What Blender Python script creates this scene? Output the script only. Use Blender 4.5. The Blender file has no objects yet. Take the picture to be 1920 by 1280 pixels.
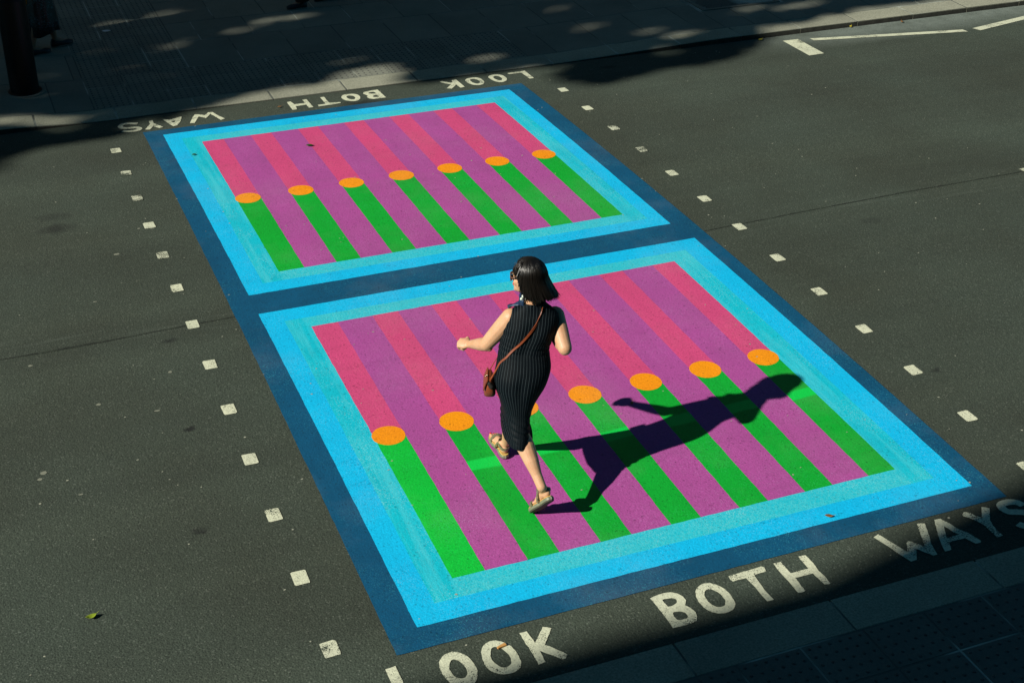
import bpy, bmesh, math, random
from mathutils import Vector, Matrix, noise
from mathutils.geometry import tessellate_polygon
random.seed(7)
sc = bpy.context.scene
COL = sc.collection
PI = math.pi
U = 0.65                      # metres per stud spacing: crossing coordinates are given in stud spacings
R = math.radians

# ------------------------------------------------------------------ camera
cam_d = bpy.data.cameras.new('camera'); cam = bpy.data.objects.new('camera', cam_d); COL.objects.link(cam)
cam_d.sensor_width = 36; cam_d.lens = 51.258; cam_d.clip_start = 0.1; cam_d.clip_end = 500
rx = Vector((0.927865, -0.372828, 0.008054)); ry = Vector((0.178246, 0.462369, 0.868587)); rz = Vector((-0.327557, -0.804496, 0.495472))
M = Matrix.Identity(4)
for i, v in enumerate((rx, ry, rz)):
    for j in range(3): M[j][i] = v[j]
M.translation = Vector((-1.4293, -6.18527, 5.51169)); M[0][3], M[1][3], M[2][3] = -1.4293, -6.18527, 5.51169
cam.matrix_world = M
sc.camera = cam

# ------------------------------------------------------------------ sky, sun, exposure
SUN_AZ, SUN_EL = R(192.0), R(34.0)          # direction towards the sun, from +X counter-clockwise
to_sun = Vector((math.cos(SUN_AZ)*math.cos(SUN_EL), math.sin(SUN_AZ)*math.cos(SUN_EL), math.sin(SUN_EL)))
w = bpy.data.worlds.new('World'); sc.world = w; w.use_nodes = True
nt = w.node_tree; bg = nt.nodes['Background']
sky = nt.nodes.new('ShaderNodeTexSky'); sky.sky_type = 'NISHITA'; sky.sun_disc = False
sky.sun_elevation = SUN_EL; sky.sun_rotation = PI/2 - SUN_AZ
sky.air_density = 0.55; sky.dust_density = 0.1; sky.ozone_density = 2.5
tint = nt.nodes.new('ShaderNodeMix'); tint.data_type = 'RGBA'; tint.blend_type = 'MULTIPLY'; tint.inputs[0].default_value = 1.0   # the teal cast of the open sky in this photograph
tint.inputs[7].default_value = (0.26, 0.92, 0.88, 1); nt.links.new(sky.outputs[0], tint.inputs[6]); nt.links.new(tint.outputs[2], bg.inputs[0]); bg.inputs[1].default_value = 0.068
ld = bpy.data.lights.new('sun', 'SUN'); ld.energy = 5.0; ld.angle = R(0.68); ld.color = (1.0, 0.955, 0.84)
sun = bpy.data.objects.new('sun', ld); COL.objects.link(sun)
sun.rotation_euler = to_sun.to_track_quat('Z', 'Y').to_euler(); sun.location = (-10, -3, 20)
sc.view_settings.view_transform = 'Standard'; sc.view_settings.look = 'None'
sc.view_settings.exposure = 0.22; sc.view_settings.gamma = 1.0

# ------------------------------------------------------------------ helpers
def link_mesh(name, me, mat=None, parent=None):
    o = bpy.data.objects.new(name, me); COL.objects.link(o)
    if mat is not None:
        for m in (mat if isinstance(mat, (list, tuple)) else [mat]): me.materials.append(m)
    if parent is not None:
        o.parent = parent; b = parent
        off = Vector((0, 0, 0))
        while b is not None: off += b.location; b = b.parent
        me.transform(Matrix.Translation(-off))
    return o
def from_bm(name, bm, mat=None, parent=None, smooth=False):
    me = bpy.data.meshes.new(name); bm.to_mesh(me); bm.free()
    if smooth: me.polygons.foreach_set('use_smooth', [True]*len(me.polygons))
    return link_mesh(name, me, mat, parent)
def from_py(name, vs, fs, mat=None, parent=None, smooth=False, mi=None):
    me = bpy.data.meshes.new(name); me.from_pydata([tuple(v) for v in vs], [], fs); me.update()
    if mi: me.polygons.foreach_set('material_index', mi)
    if smooth: me.polygons.foreach_set('use_smooth', [True]*len(me.polygons))
    return link_mesh(name, me, mat, parent)
def tag(o, label=None, cat=None, group=None, kind=None):
    if label: o['label'] = label
    if cat: o['category'] = cat
    if group: o['group'] = group
    if kind: o['kind'] = kind
    return o
def thing(name, loc, label, cat, group=None):
    o = bpy.data.objects.new(name, None); COL.objects.link(o); o.location = loc; o.empty_display_size = 0.1
    return tag(o, label, cat, group)
def own_origin(o):
    """move the origin of a one-mesh thing to the base of its mesh"""
    me = o.data; xs = [v.co for v in me.vertices]
    c = Vector((sum(v.x for v in xs)/len(xs), sum(v.y for v in xs)/len(xs), min(v.z for v in xs)))
    me.transform(Matrix.Translation(-c)); o.location = c
    return o

YN, YF, YC = -0.98*U, 13.42*U, 6.475*U        # near kerb, far kerb, crown of the road
def road_z(y): return -0.0025035/U*(min(max(y, YN), YF)-YC)**2
ZF, ZN = road_z(YF), road_z(YN)
def sstep(a, b, x):
    t = min(max((x-a)/(b-a), 0), 1); return t*t*(3-2*t)
def kerb_h(x):                                 # the far kerb is dropped at the crossing and rises on both sides
    return 0.006 + 0.052*sstep(7.7*U, 11.5*U, x) + 0.045*(1-sstep(-1.6*U, -0.1*U, x))
def pave_z(x, y): return ZF + kerb_h(x) + 0.012*(y-YF)

# ------------------------------------------------------------------ materials
def new_mat(name):
    m = bpy.data.materials.new(name); m.use_nodes = True
    return m, m.node_tree, m.node_tree.nodes['Principled BSDF']
class N:
    def __init__(s, nt): s.nt = nt
    def node(s, t, **k):
        n = s.nt.nodes.new(t)
        for a, b in k.items(): setattr(n, a, b)
        return n
    def coord(s): return s.node('ShaderNodeTexCoord').outputs['Object']
    def geo(s): return s.node('ShaderNodeNewGeometry').outputs['Position']
    def noise(s, vec, scale, detail=3, rough=0.6):
        n = s.node('ShaderNodeTexNoise'); n.inputs['Scale'].default_value = scale; n.inputs['Detail'].default_value = detail
        n.inputs['Roughness'].default_value = rough; s.nt.links.new(vec, n.inputs['Vector']); return n.outputs['Fac']
    def voro(s, vec, scale, out='Distance'):
        n = s.node('ShaderNodeTexVoronoi'); n.inputs['Scale'].default_value = scale; s.nt.links.new(vec, n.inputs['Vector']); return n.outputs[out]
    def ramp(s, fac, a, b, lo=0.0, hi=1.0):
        n = s.node('ShaderNodeMapRange'); n.inputs['From Min'].default_value = a; n.inputs['From Max'].default_value = b
        n.inputs['To Min'].default_value = lo; n.inputs['To Max'].default_value = hi; s.nt.links.new(fac, n.inputs['Value']); return n.outputs[0]
    def math(s, op, a, b=None):
        n = s.node('ShaderNodeMath', operation=op)
        for i, v in enumerate((a, b)):
            if v is None: continue
            if isinstance(v, (int, float)): n.inputs[i].default_value = v
            else: s.nt.links.new(v, n.inputs[i])
        return n.outputs[0]
    def mix(s, fac, a, b, typ='MIX'):
        n = s.node('ShaderNodeMix', data_type='RGBA', blend_type=typ)
        for i, v in ((0, fac), (6, a), (7, b)):
            if isinstance(v, (int, float)): n.inputs[i].default_value = v
            elif isinstance(v, (tuple, list)): n.inputs[i].default_value = (*v, 1)
            else: s.nt.links.new(v, n.inputs[i])
        return n.outputs[2]
    def bump(s, h, dist, strength=1.0, prev=None):
        n = s.node('ShaderNodeBump'); n.inputs['Distance'].default_value = dist; n.inputs['Strength'].default_value = strength
        s.nt.links.new(h, n.inputs['Height'])
        if prev is not None: s.nt.links.new(prev, n.inputs['Normal'])
        return n.outputs[0]
    def sep(s, vec):
        n = s.node('ShaderNodeSeparateXYZ'); s.nt.links.new(vec, n.inputs[0]); return n.outputs

def scale_c(c, k): return tuple(min(x*k, 1.0) for x in c)

def asphalt_nodes(n, vec):
    """colour of the tarmac: stones of mixed tone in dark binder, broad worn and oily zones"""
    fine = n.noise(vec, 95, 3, 0.75)
    stones = n.voro(vec, 120, 'Color')
    st = n.sep(stones)[0]
    broad = n.noise(vec, 0.55, 4, 0.55)
    c = n.mix(n.ramp(fine, 0.30, 0.72), (0.0203, 0.0262, 0.0195), (0.0550, 0.0680, 0.0495))
    c = n.mix(n.ramp(st, 0.93, 0.98, 0, 0.5), c, (0.115, 0.125, 0.10))
    c = n.mix(n.ramp(st, 0.0, 0.12, 0.55, 0), c, (0.012, 0.014, 0.012))
    c = n.mix(n.ramp(broad, 0.35, 0.68, 0, 1), c, n.mix(1.0, c, (1.26, 1.36, 1.42), 'MULTIPLY'))
    wp = n.node('ShaderNodeMapping'); wp.inputs['Scale'].default_value = (0.10, 1.1, 1); n.nt.links.new(vec, wp.inputs[0])
    c = n.mix(n.ramp(n.noise(wp.outputs[0], 1.0, 4, 0.6), 0.42, 0.66, 0, 1), c, n.mix(1.0, c, (1.20, 1.19, 1.17), 'MULTIPLY'))
    ck = n.node('ShaderNodeMapping'); ck.inputs['Scale'].default_value = (1.2, 7.0, 1); n.nt.links.new(vec, ck.inputs[0])
    c = n.mix(n.math('MULTIPLY', n.ramp(n.noise(ck.outputs[0], 1.0, 6, 0.75), 0.665, 0.70, 0, 0.5), n.ramp(n.noise(vec, 0.4, 2), 0.5, 0.6)), c, (0.014, 0.016, 0.014))
    drip = n.noise(vec, 2.3, 5, 0.7)
    c = n.mix(n.ramp(drip, 0.66, 0.76, 0, 0.35), c, (0.018, 0.020, 0.018))
    return c
def asphalt_bump(n, vec, k=1.0):
    h1 = n.voro(vec, 80)
    h2 = n.noise(vec, 55, 3, 0.7)
    h = n.math('ADD', n.math('MULTIPLY', h1, -0.5), h2)
    return n.bump(h, 0.0042*k, 1.0)

STAINS = [(-1.16, 9.78, 0.09, 1.9, .4), (-1.19, 9.34, 0.10, 1.6, .65), (-0.48, 3.79, 0.028, 1.2, .9), (-0.71, 2.02, 0.035, 1.2, .8), (-0.35, 5.72, 0.035, 1.5, .8), (9.3, 5.6, 0.05, 2.2, .3), (7.75, 1.96, 0.03, 1.5, .7), (4.15, 12.72, 0.10, 2.5, .8), (8.75, 12.9, 0.05, 2.5, .6)]
def make_asphalt():
    m, nt, b = new_mat('tarmac'); n = N(nt); g = n.geo()
    c = asphalt_nodes(n, g)
    s = n.sep(g)
    # silt swept to the channel beside the far kerb
    silt = n.math('MULTIPLY', n.ramp(s[1], 12.35*U, 13.1*U), n.ramp(s[0], 7.4, 8.8))
    silt = n.math('MULTIPLY', silt, n.ramp(n.noise(g, 3.0, 4, 0.7), 0.3, 0.6, 0.5, 1.0))
    c = n.mix(silt, c, n.mix(n.ramp(n.noise(g, 70, 3), 0.3, 0.7), (0.12, 0.145, 0.13), (0.20, 0.235, 0.20)))
    # old oil stains and dark repairs soaked in
    wv = n.node('ShaderNodeVectorMath', operation='ADD'); nz_ = n.node('ShaderNodeTexNoise'); nz_.inputs['Scale'].default_value = 9.0; nt.links.new(g, nz_.inputs['Vector'])
    sc_ = n.node('ShaderNodeVectorMath', operation='MULTIPLY_ADD'); nt.links.new(nz_.outputs['Color'], sc_.inputs[0]); sc_.inputs[1].default_value = (0.16, 0.16, 0); sc_.inputs[2].default_value = (-0.08, -0.08, 0)
    nt.links.new(g, wv.inputs[0]); nt.links.new(sc_.outputs[0], wv.inputs[1])
    for (sx_, sy_, sr, rx_, amt) in STAINS:
        mp = n.node('ShaderNodeMapping'); mp.inputs['Location'].default_value = (-sx_*U/rx_, -sy_*U, 0); mp.inputs['Scale'].default_value = (1/rx_, 1, 0); nt.links.new(wv.outputs[0], mp.inputs[0])
        ln = n.node('ShaderNodeVectorMath', operation='LENGTH'); nt.links.new(mp.outputs[0], ln.inputs[0])
        c = n.mix(n.ramp(ln.outputs['Value'], sr*0.35, sr*1.25, amt, 0), c, (0.010, 0.012, 0.011))
    # pale worn film over the join beside the painted panel
    mapn = n.node('ShaderNodeMapping'); mapn.inputs['Scale'].default_value = (1.2, 14, 1); nt.links.new(g, mapn.inputs[0])
    film = n.math('MULTIPLY', n.ramp(n.noise(mapn.outputs[0], 1.0, 3, 0.6), 0.52, 0.75), n.ramp(n.math('ABSOLUTE', n.math('SUBTRACT', s[1], 6.12*U)), 0.05, 0.30, 0.5, 0))
    c = n.mix(n.math('MULTIPLY', film, 0.5), c, (0.13, 0.155, 0.13))
    nt.links.new(c, b.inputs['Base Color']); b.inputs['Roughness'].default_value = 0.88
    b.inputs['Specular IOR Level'].default_value = 0.35
    nt.links.new(asphalt_bump(n, g), b.inputs['Normal'])
    return m
def make_paint(name, col, alt=None, fleck=(0.55, 0.85, 0.85), flecks=0.25, wear=0.0, bands=(), band_col=None, streak=False, edge_wear=False, rough=0.62):
    m, nt, b = new_mat(name); n = N(nt); g = n.geo(); s = n.sep(g)
    alt = alt or scale_c(col, 0.8)
    c = n.mix(n.ramp(n.noise(g, 1.6, 4, 0.6), 0.3, 0.7), col, alt)
    c = n.mix(n.ramp(n.noise(g, 70, 3, 0.7), 0.3, 0.75), n.mix(1.0, c, (0.80,)*3, 'MULTIPLY'), n.mix(1.0, c, (1.12,)*3, 'MULTIPLY'))
    # roller marks and cloudy thin coats, scuffs from tyres crossing the paint
    rl = n.node('ShaderNodeMapping'); rl.inputs['Scale'].default_value = (9, 0.9, 1); nt.links.new(g, rl.inputs[0])
    c = n.mix(n.ramp(n.noise(rl.outputs[0], 1.0, 3, 0.6), 0.40, 0.68, 0, 0.35), c, n.mix(1.0, c, (0.84,)*3, 'MULTIPLY'))
    c = n.mix(n.ramp(n.noise(g, 0.9, 5, 0.62), 0.50, 0.72, 0, 0.28), c, n.mix(0.35, c, (0.34, 0.33, 0.31)))
    ty = n.node('ShaderNodeMapping'); ty.inputs['Scale'].default_value = (0.35, 5.5, 1); nt.links.new(g, ty.inputs[0])
    c = n.mix(n.math('MULTIPLY', n.ramp(n.noise(ty.outputs[0], 1.0, 4, 0.6), 0.55, 0.72, 0, 0.30), n.ramp(n.noise(g, 30, 3, 0.7), 0.35, 0.6)), c, n.mix(1.0, c, (0.55,)*3, 'MULTIPLY'))
    # tiny bare pits between the stones
    pit = n.sep(n.voro(g, 90, 'Color'))[0]
    c = n.mix(n.ramp(pit, 0.0, 0.05, 0.6, 0), c, n.mix(1.0, c, (0.35,)*3, 'MULTIPLY'))
    # pale glassy flecks, in patches
    fl = n.math('MULTIPLY', n.ramp(n.sep(n.voro(g, 175, 'Color'))[1], 0.80, 0.95), n.ramp(n.noise(g, 1.9, 4, 0.6), 0.42, 0.68))
    c = n.mix(n.math('MULTIPLY', fl, flecks), c, fleck)
    if streak:
        mp = n.node('ShaderNodeMapping'); mp.inputs['Scale'].default_value = (16, 1.0, 1); nt.links.new(g, mp.inputs[0])
        side = n.ramp(n.math('ABSOLUTE', n.math('SUBTRACT', s[0], 3.735*U)), 2.42*U, 2.45*U)
        c = n.mix(n.math('MULTIPLY', side, n.ramp(n.noise(mp.outputs[0], 1.0, 3, 0.6), 0.46, 0.66, 0, 0.5)), c, (0.08, 0.62, 0.72))
        c = n.mix(n.math('MULTIPLY', n.ramp(side, 0, 1, 1, 0), n.ramp(n.noise(g, 60, 3, 0.8), 0.40, 0.62, 0.05, 0.6)), c, (0.10, 0.62, 0.68))
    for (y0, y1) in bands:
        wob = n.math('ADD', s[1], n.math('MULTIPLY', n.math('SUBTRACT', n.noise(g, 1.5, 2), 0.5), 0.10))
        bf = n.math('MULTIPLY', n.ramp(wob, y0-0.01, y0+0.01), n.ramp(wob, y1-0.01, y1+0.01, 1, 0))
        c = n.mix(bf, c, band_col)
    if wear:
        wn = n.math('ADD', n.math('MULTIPLY', n.noise(g, 130, 2, 0.6), 0.55), n.math('MULTIPLY', n.noise(g, 7, 4, 0.65), 0.45))
        c = n.mix(n.ramp(wn, 0.50+0.14*(1-wear), 0.53+0.14*(1-wear)), c, asphalt_nodes(n, g))
    nt.links.new(c, b.inputs['Base Color']); b.inputs['Roughness'].default_value = rough
    b.inputs['Specular IOR Level'].default_value = 0.4
    nt.links.new(asphalt_bump(n, g, 0.42), b.inputs['Normal'])
    return m
def make_stone(name, a, bcol, rough=0.85, grain=60, tone=True):
    m, nt, b = new_mat(name); n = N(nt); g = n.geo()
    c = n.mix(n.ramp(n.noise(g, grain, 3, 0.7), 0.3, 0.7), a, bcol)
    c = n.mix(n.ramp(n.noise(g, 1.3, 4, 0.6), 0.4, 0.75, 0, 0.45), c, scale_c(a, 0.55))
    c = n.mix(n.ramp(n.noise(g, 5, 5, 0.7), 0.66, 0.72, 0, 0.45), c, scale_c(a, 0.4))
    if tone:
        at = n.node('ShaderNodeAttribute'); at.attribute_name = 'tone'
        c = n.mix(1.0, c, n.mix(at.outputs['Fac'], (0.90, 0.90, 0.91), (1.08, 1.08, 1.07)), 'MULTIPLY')
    nt.links.new(c, b.inputs['Base Color']); b.inputs['Roughness'].default_value = rough
    nt.links.new(n.bump(n.noise(g, 90, 3, 0.7), 0.0015), b.inputs['Normal'])
    return m
def plain(name, col, rough=0.6, metal=0.0, nscale=0, amt=0.2, bump=0, spec=0.5):
    m, nt, b = new_mat(name); n = N(nt); g = n.coord()
    if nscale:
        nt.links.new(n.mix(n.ramp(n.noise(g, nscale, 3), 0.3, 0.7), scale_c(col, 1-amt), scale_c(col, 1+amt)), b.inputs['Base Color'])
        if bump: nt.links.new(n.bump(n.noise(g, nscale*2, 3), bump), b.inputs['Normal'])
    else: b.inputs['Base Color'].default_value = (*col, 1)
    b.inputs['Roughness'].default_value = rough; b.inputs['Metallic'].default_value = metal; b.inputs['Specular IOR Level'].default_value = spec
    return m

TARMAC = make_asphalt()
P_NAVY = make_paint('deep blue road paint', (0.001, 0.092, 0.200), (0.001, 0.068, 0.150), fleck=(0.04, 0.32, 0.42), flecks=0.5)
P_CYAN = make_paint('sky blue road paint', (0.001, 0.56, 0.94), (0.001, 0.51, 0.90), flecks=0.15)
P_TEAL = make_paint('turquoise road paint', (0.001, 0.57, 0.72), (0.002, 0.52, 0.68), flecks=0.45, streak=True)
P_PINK = make_paint('pink road paint', (0.70, 0.076, 0.232), (0.63, 0.070, 0.212), fleck=(0.85, 0.35, 0.35), flecks=0.25)
P_PURP = make_paint('purple road paint', (0.455, 0.080, 0.345), (0.405, 0.080, 0.315), fleck=(0.65, 0.30, 0.65), flecks=0.35)
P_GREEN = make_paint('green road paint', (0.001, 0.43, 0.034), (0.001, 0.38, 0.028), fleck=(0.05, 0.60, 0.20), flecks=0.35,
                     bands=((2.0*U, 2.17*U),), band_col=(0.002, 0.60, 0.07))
P_GREEN2 = make_paint('bright green road paint', (0.001, 0.60, 0.05), (0.001, 0.50, 0.04), fleck=(0.05, 0.65, 0.25), flecks=0.35)
P_ORANGE = make_paint('orange road paint', (1.0, 0.35, 0.002), (0.98, 0.31, 0.004), fleck=(1, .5, .1), flecks=0.2)
P_WHITE = make_paint('cream road paint', (0.74, 0.76, 0.55), (0.64, 0.67, 0.50), fleck=(.8, .8, .7), flecks=0.2, wear=0.60)
P_WHITE_W = make_paint('worn cream road paint', (0.72, 0.74, 0.55), (0.62, 0.65, 0.50), fleck=(.8, .8, .7), flecks=0.2, wear=1.15)
STONE = make_stone('paving stone', (0.17, 0.18, 0.145), (0.245, 0.255, 0.205))
KERBST = make_stone('granite kerb', (0.19, 0.20, 0.15), (0.42, 0.42, 0.32), grain=75)
def make_mortar():
    m, nt, b = new_mat('mortar'); n = N(nt); g = n.geo()
    c = n.mix(n.ramp(n.noise(g, 1.1, 3, 0.6), 0.48, 0.60), (0.09, 0.10, 0.085), (0.40, 0.44, 0.38))
    nt.links.new(c, b.inputs['Base Color']); b.inputs['Roughness'].default_value = 0.9
    return m
MORTAR = make_mortar()
KERB_FACE = plain('dark kerb face', (0.040, 0.042, 0.033), 0.9, nscale=12, amt=0.4)  # darker tone for the street side of the far kerb stones
TACT = make_stone('dark tactile paving', (0.105, 0.115, 0.10), (0.145, 0.155, 0.135))
TACTF = make_stone('grey tactile paving', (0.165, 0.175, 0.14), (0.235, 0.245, 0.20))
BLIST = plain('dark blister', (0.06, 0.066, 0.06), 0.8, nscale=30, amt=0.3)  # blister domes are a darker tone than the slabs
BRICK = make_stone('facade stone', (0.045, 0.042, 0.036), (0.065, 0.06, 0.052), tone=False)
# ------------------------------------------------------------------ ground, road, pavements
def sheet(name, x0, x1, y0, y1, zf, dx, dy, mat, kind='structure', parent=None):
    nx = max(1, int(math.ceil((x1-x0)/dx))); ny = max(1, int(math.ceil((y1-y0)/dy)))
    vs = []; fs = []
    for j in range(ny+1):
        y = y0+(y1-y0)*j/ny
        for i in range(nx+1):
            x = x0+(x1-x0)*i/nx; vs.append((x, y, zf(x, y)))
    for j in range(ny):
        for i in range(nx):
            a = j*(nx+1)+i; fs.append((a, a+1, a+nx+2, a+nx+1))
    o = from_py(name, vs, fs, mat, parent, smooth=True)
    if kind: o['kind'] = kind
    return o
GROUND = plain('bare ground', (0.08, 0.08, 0.07), 0.95, nscale=0.5, amt=0.3)
sheet('ground', -250, 250, -250, 250, lambda x, y: -0.45, 50, 50, GROUND)
sheet('road', -60, 60, YN, YF, lambda x, y: road_z(y), 6, 0.2, TARMAC)
KW = 0.46*U
YFB = YF+0.06+KW; YNB = YN-KW                        # back edges of the kerb strips

def block_mesh(name, rects, zf, mat, bevel=0.004, depth=0.05, jit=0.0012, face_mat=False):
    """slabs or kerb stones laid side by side: one mesh, each block a chamfered top with sides"""
    vs = []; fs = []; tone = []
    for (x0, y0, x1, y1) in rects:
        dz = random.uniform(-jit, jit); t = random.random()
        n = max(1, int((x1-x0)/0.12)) if y0 > 0 else 1
        xs = [x0+(x1-x0)*i/n for i in range(n+1)]
        b0 = len(vs)
        for x in xs:
            xi = min(max(x, x0+bevel), x1-bevel)
            vs += [(x, y0, zf(x, y0)-depth), (x, y0, zf(x, y0)-bevel+dz), (xi, y0+bevel, zf(xi, y0)+dz), (xi, y1-bevel, zf(xi, y1)+dz), (x, y1, zf(x, y1)-bevel+dz), (x, y1, zf(x, y1)-depth)]
        for i in range(n):
            a = b0+i*6
            for k in range(5): fs.append((a+k, a+6+k, a+7+k, a+k+1)); tone.append(t)
        for a, rev in ((b0, True), (b0+n*6, False)):
            f = (a, a+1, a+2, a+3, a+4, a+5); fs.append(f if rev else f[::-1]); tone.append(t)
    me = bpy.data.meshes.new(name); me.from_pydata(vs, [], fs)
    me.update()
    bm = bmesh.new(); bm.from_mesh(me); bmesh.ops.recalc_face_normals(bm, faces=bm.faces); bm.to_mesh(me); bm.free()
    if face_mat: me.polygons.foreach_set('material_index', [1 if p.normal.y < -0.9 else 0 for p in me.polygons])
    at = me.attributes.new('tone', 'FLOAT', 'FACE'); at.data.foreach_set('value', tone)
    o = link_mesh(name, me, mat); o['kind'] = 'structure'
    return o

nz = lambda x, y: ZN + 0.006 + 0.010*(YN-y)
# mortar beds just under the stones
sheet('mortar_bed', -5, 16, YF+0.02, YF+10.0, lambda x, y: pave_z(x, y)-0.0025, 0.1, 1.0, MORTAR)
sheet('mortar_bed', -20, 30, YN-6.0, YN-0.02, lambda x, y: nz(x, y)-0.0025, 5, 1.0, MORTAR)
# kerb stones
g = 0.0045
far_j = [-1.02+1.275*k for k in range(-14, 40)]
rects = []
for a, b in zip(far_j[:-1], far_j[1:]):
    rects.append((a*U+g, YF+0.02, b*U-g, YFB-g))
block_mesh('kerb', rects, pave_z, [KERBST, KERB_FACE], bevel=0.008, depth=0.16, face_mat=True)
near_j = [2.82-1.6*4+1.6*k for k in range(0, 14)]
rects = [(a*U+g, YNB+g, b*U-g, YN-0.004) for a, b in zip(near_j[:-1], near_j[1:])]
block_mesh('kerb', rects, nz, KERBST, bevel=0.004, depth=0.10)
# tactile slabs (L shape, far side; one band, near side)
tac = []
T = 0.62*U; TF = 0.58*U
for i in range(-1, 13):                               # near: two and more rows
    for j in range(5):
        x0 = (3.19-0.64*5+0.64*i)*U; y1 = YNB-j*0.55*U
        tac.append((x0+g, y1-0.55*U+g, x0+0.64*U-g, y1-g))
near_tac = list(tac)
xl, xr = -0.045*U, 7.62*U
far_tac = []
ncol = 12; cw = (xr-xl)/ncol
for i in range(ncol):
    for j in range(3):
        y0 = YFB+j*0.50*U; far_tac.append((xl+i*cw+g, y0+g, xl+(i+1)*cw-g, y0+0.50*U-g))
for i in range(3):
    for j in range(3, 14):
        y0 = YFB+j*0.50*U; far_tac.append((xl+i*0.61*U+g, y0+g, xl+(i+1)*0.61*U-g, y0+0.50*U-g))
def blisters(rects, zf):
    vs = []; fs = []
    for (x0, y0, x1, y1) in rects:
        nx = max(1, round((x1-x0)/0.066)); ny = max(1, round((y1-y0)/0.066))
        for i in range(nx):
            for j in range(ny):
                cx = x0+(x1-x0)*(i+.5)/nx; cy = y0+(y1-y0)*(j+.5)/ny; z = zf(cx, cy); b = len(vs)
                for (r, h) in ((0.0115, -0.001), (0.0085, 0.0038)):
                    for k in range(8): vs.append((cx+r*math.cos(k*PI/4), cy+r*math.sin(k*PI/4), z+h))
                vs.append((cx, cy, z+0.0052))
                for k in range(8):
                    k2 = (k+1) % 8; fs.append((b+k, b+k2, b+8+k2, b+8+k)); fs.append((b+8+k, b+8+k2, b+16))
    return vs, fs
def tactile(name, rects, zf, top):
    o = block_mesh(name, rects, zf, [top, BLIST], jit=0.0006)
    vs, fs = blisters(rects, zf)
    me2 = bpy.data.meshes.new('t'); me2.from_pydata(vs, [], fs); me2.update()
    me2.polygons.foreach_set('use_smooth', [True]*len(me2.polygons)); me2.polygons.foreach_set('material_index', [1]*len(me2.polygons))
    bm = bmesh.new(); bm.from_mesh(o.data)
    n0 = len(bm.faces); bm.from_mesh(me2); bm.to_mesh(o.data); bm.free(); bpy.data.meshes.remove(me2)
    return o
tactile('tactile_paving', far_tac, pave_z, TACTF)
tactile('tactile_paving', near_tac, nz, TACT)
# plain slabs
PIT = (11.84*U, 15.10*U, 13.42*U, 17.3*U)
rects = []
rows = [(YFB, YFB+1.50*U), (YFB+1.50*U, YFB+2.9*U), (YFB+2.9*U, YFB+4.0*U), (YFB+4.0*U, YFB+5.4*U), (YFB+5.4*U, YFB+6.6*U), (YFB+6.6*U, YFB+8.0*U), (YFB+8.0*U, YFB+10.0*U)]
for r, (y0, y1) in enumerate(rows):
    x = -12.0*U + (0.0 if r % 2 else 0.5)*U
    while x < 26*U:
        x1 = x+0.985*U
        segs = [(x, x1)]
        cut = []
        if r == 0: cut.append((xl, xr))
        else: cut.append((xl, xl+1.83*U))
        if y1 > PIT[1] and y0 < PIT[3]: cut.append((PIT[0]-0.10, PIT[2]+0.10))
        for (c0, c1) in cut:
            ns = []
            for (a, b) in segs:
                if b <= c0 or a >= c1: ns.append((a, b)); continue
                if a < c0-0.04: ns.append((a, c0))
                if b > c1+0.04: ns.append((c1, b))
            segs = ns
        for (a, b) in segs: rects.append((a+g, y0+g, b-g, y1-g))
        x = x1
# slabs in front of the tree pit
rects += [(PIT[0]-0.10+g, rows[0][0]+1.0*U if False else PIT[1]-0.42*U, PIT[0]+0.4, PIT[1]-0.06)] if False else []
block_mesh('pavement', rects, pave_z, STONE)
# near pavement behind the tactile band and left of it
rects = []
for r in range(6):
    y1 = YNB-2.75*U-r*0.9*U
    for i in range(-14, 26): rects.append((i*0.98*U+g, y1-0.9*U+g, (i+1)*0.98*U-g, y1-g))
x0t = near_tac[0][0]
for r in range(3):
    y1 = YNB-r*0.917*U
    for i in range(-12, 0): rects.append((x0t+i*0.98*U+g, y1-0.917*U+g, x0t+(i+1)*0.98*U-g, y1-g))
x1t = max(t[2] for t in near_tac)
for r in range(3):
    y1 = YNB-r*0.917*U
    for i in range(0, 12): rects.append((x1t+i*0.98*U+g, y1-0.917*U+g, x1t+(i+1)*0.98*U-g, y1-g))
block_mesh('pavement', rects, nz, STONE)
# slabs round the tree pit and the pit itself
fr = []
x0, y0, x1, y1 = PIT; e = 0.055
yb = rows[0][0]
for i in range(3):
    xa = x0-0.10+(x1-x0+0.20)*i/3; xb = x0-0.10+(x1-x0+0.20)*(i+1)/3
    fr.append((xa+g, yb+g, xb-g, y0-e-0.003)); fr.append((xa+g, y1+e+0.003, xb-g, rows[2][1]+1.4*U-g))
block_mesh('pavement', fr, pave_z, STONE)
tp = thing('tree_pit', ((x0+x1)/2, (y0+y1)/2, pave_z(x0, y0)), 'square tree pit of dark gravel in a stone frame in the far pavement', 'tree pit')
def frame_boxes(x0, y0, x1, y1, wd, z0, z1):
    bm = bmesh.new()
    for (a, b, c, d) in ((x0-wd, y0-wd, x1+wd, y0), (x0-wd, y1, x1+wd, y1+wd), (x0-wd, y0, x0, y1), (x1, y0, x1+wd, y1)):
        r = bmesh.ops.create_cube(bm, size=1); 
        for v in r['verts']: v.co = Vector((a+(v.co.x+.5)*(c-a), b+(v.co.y+.5)*(d-b), z0+(v.co.z+.5)*(z1-z0)))
    return bm
zp = pave_z(x0, y0)
from_bm('frame', frame_boxes(x0, y0, x1, y1, e-0.004, zp-0.08, zp+0.008), STONE, tp)
gm = plain('dark gravel', (0.012, 0.013, 0.012), 0.7, nscale=60, amt=0.9)
vs = []; fs = []
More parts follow.
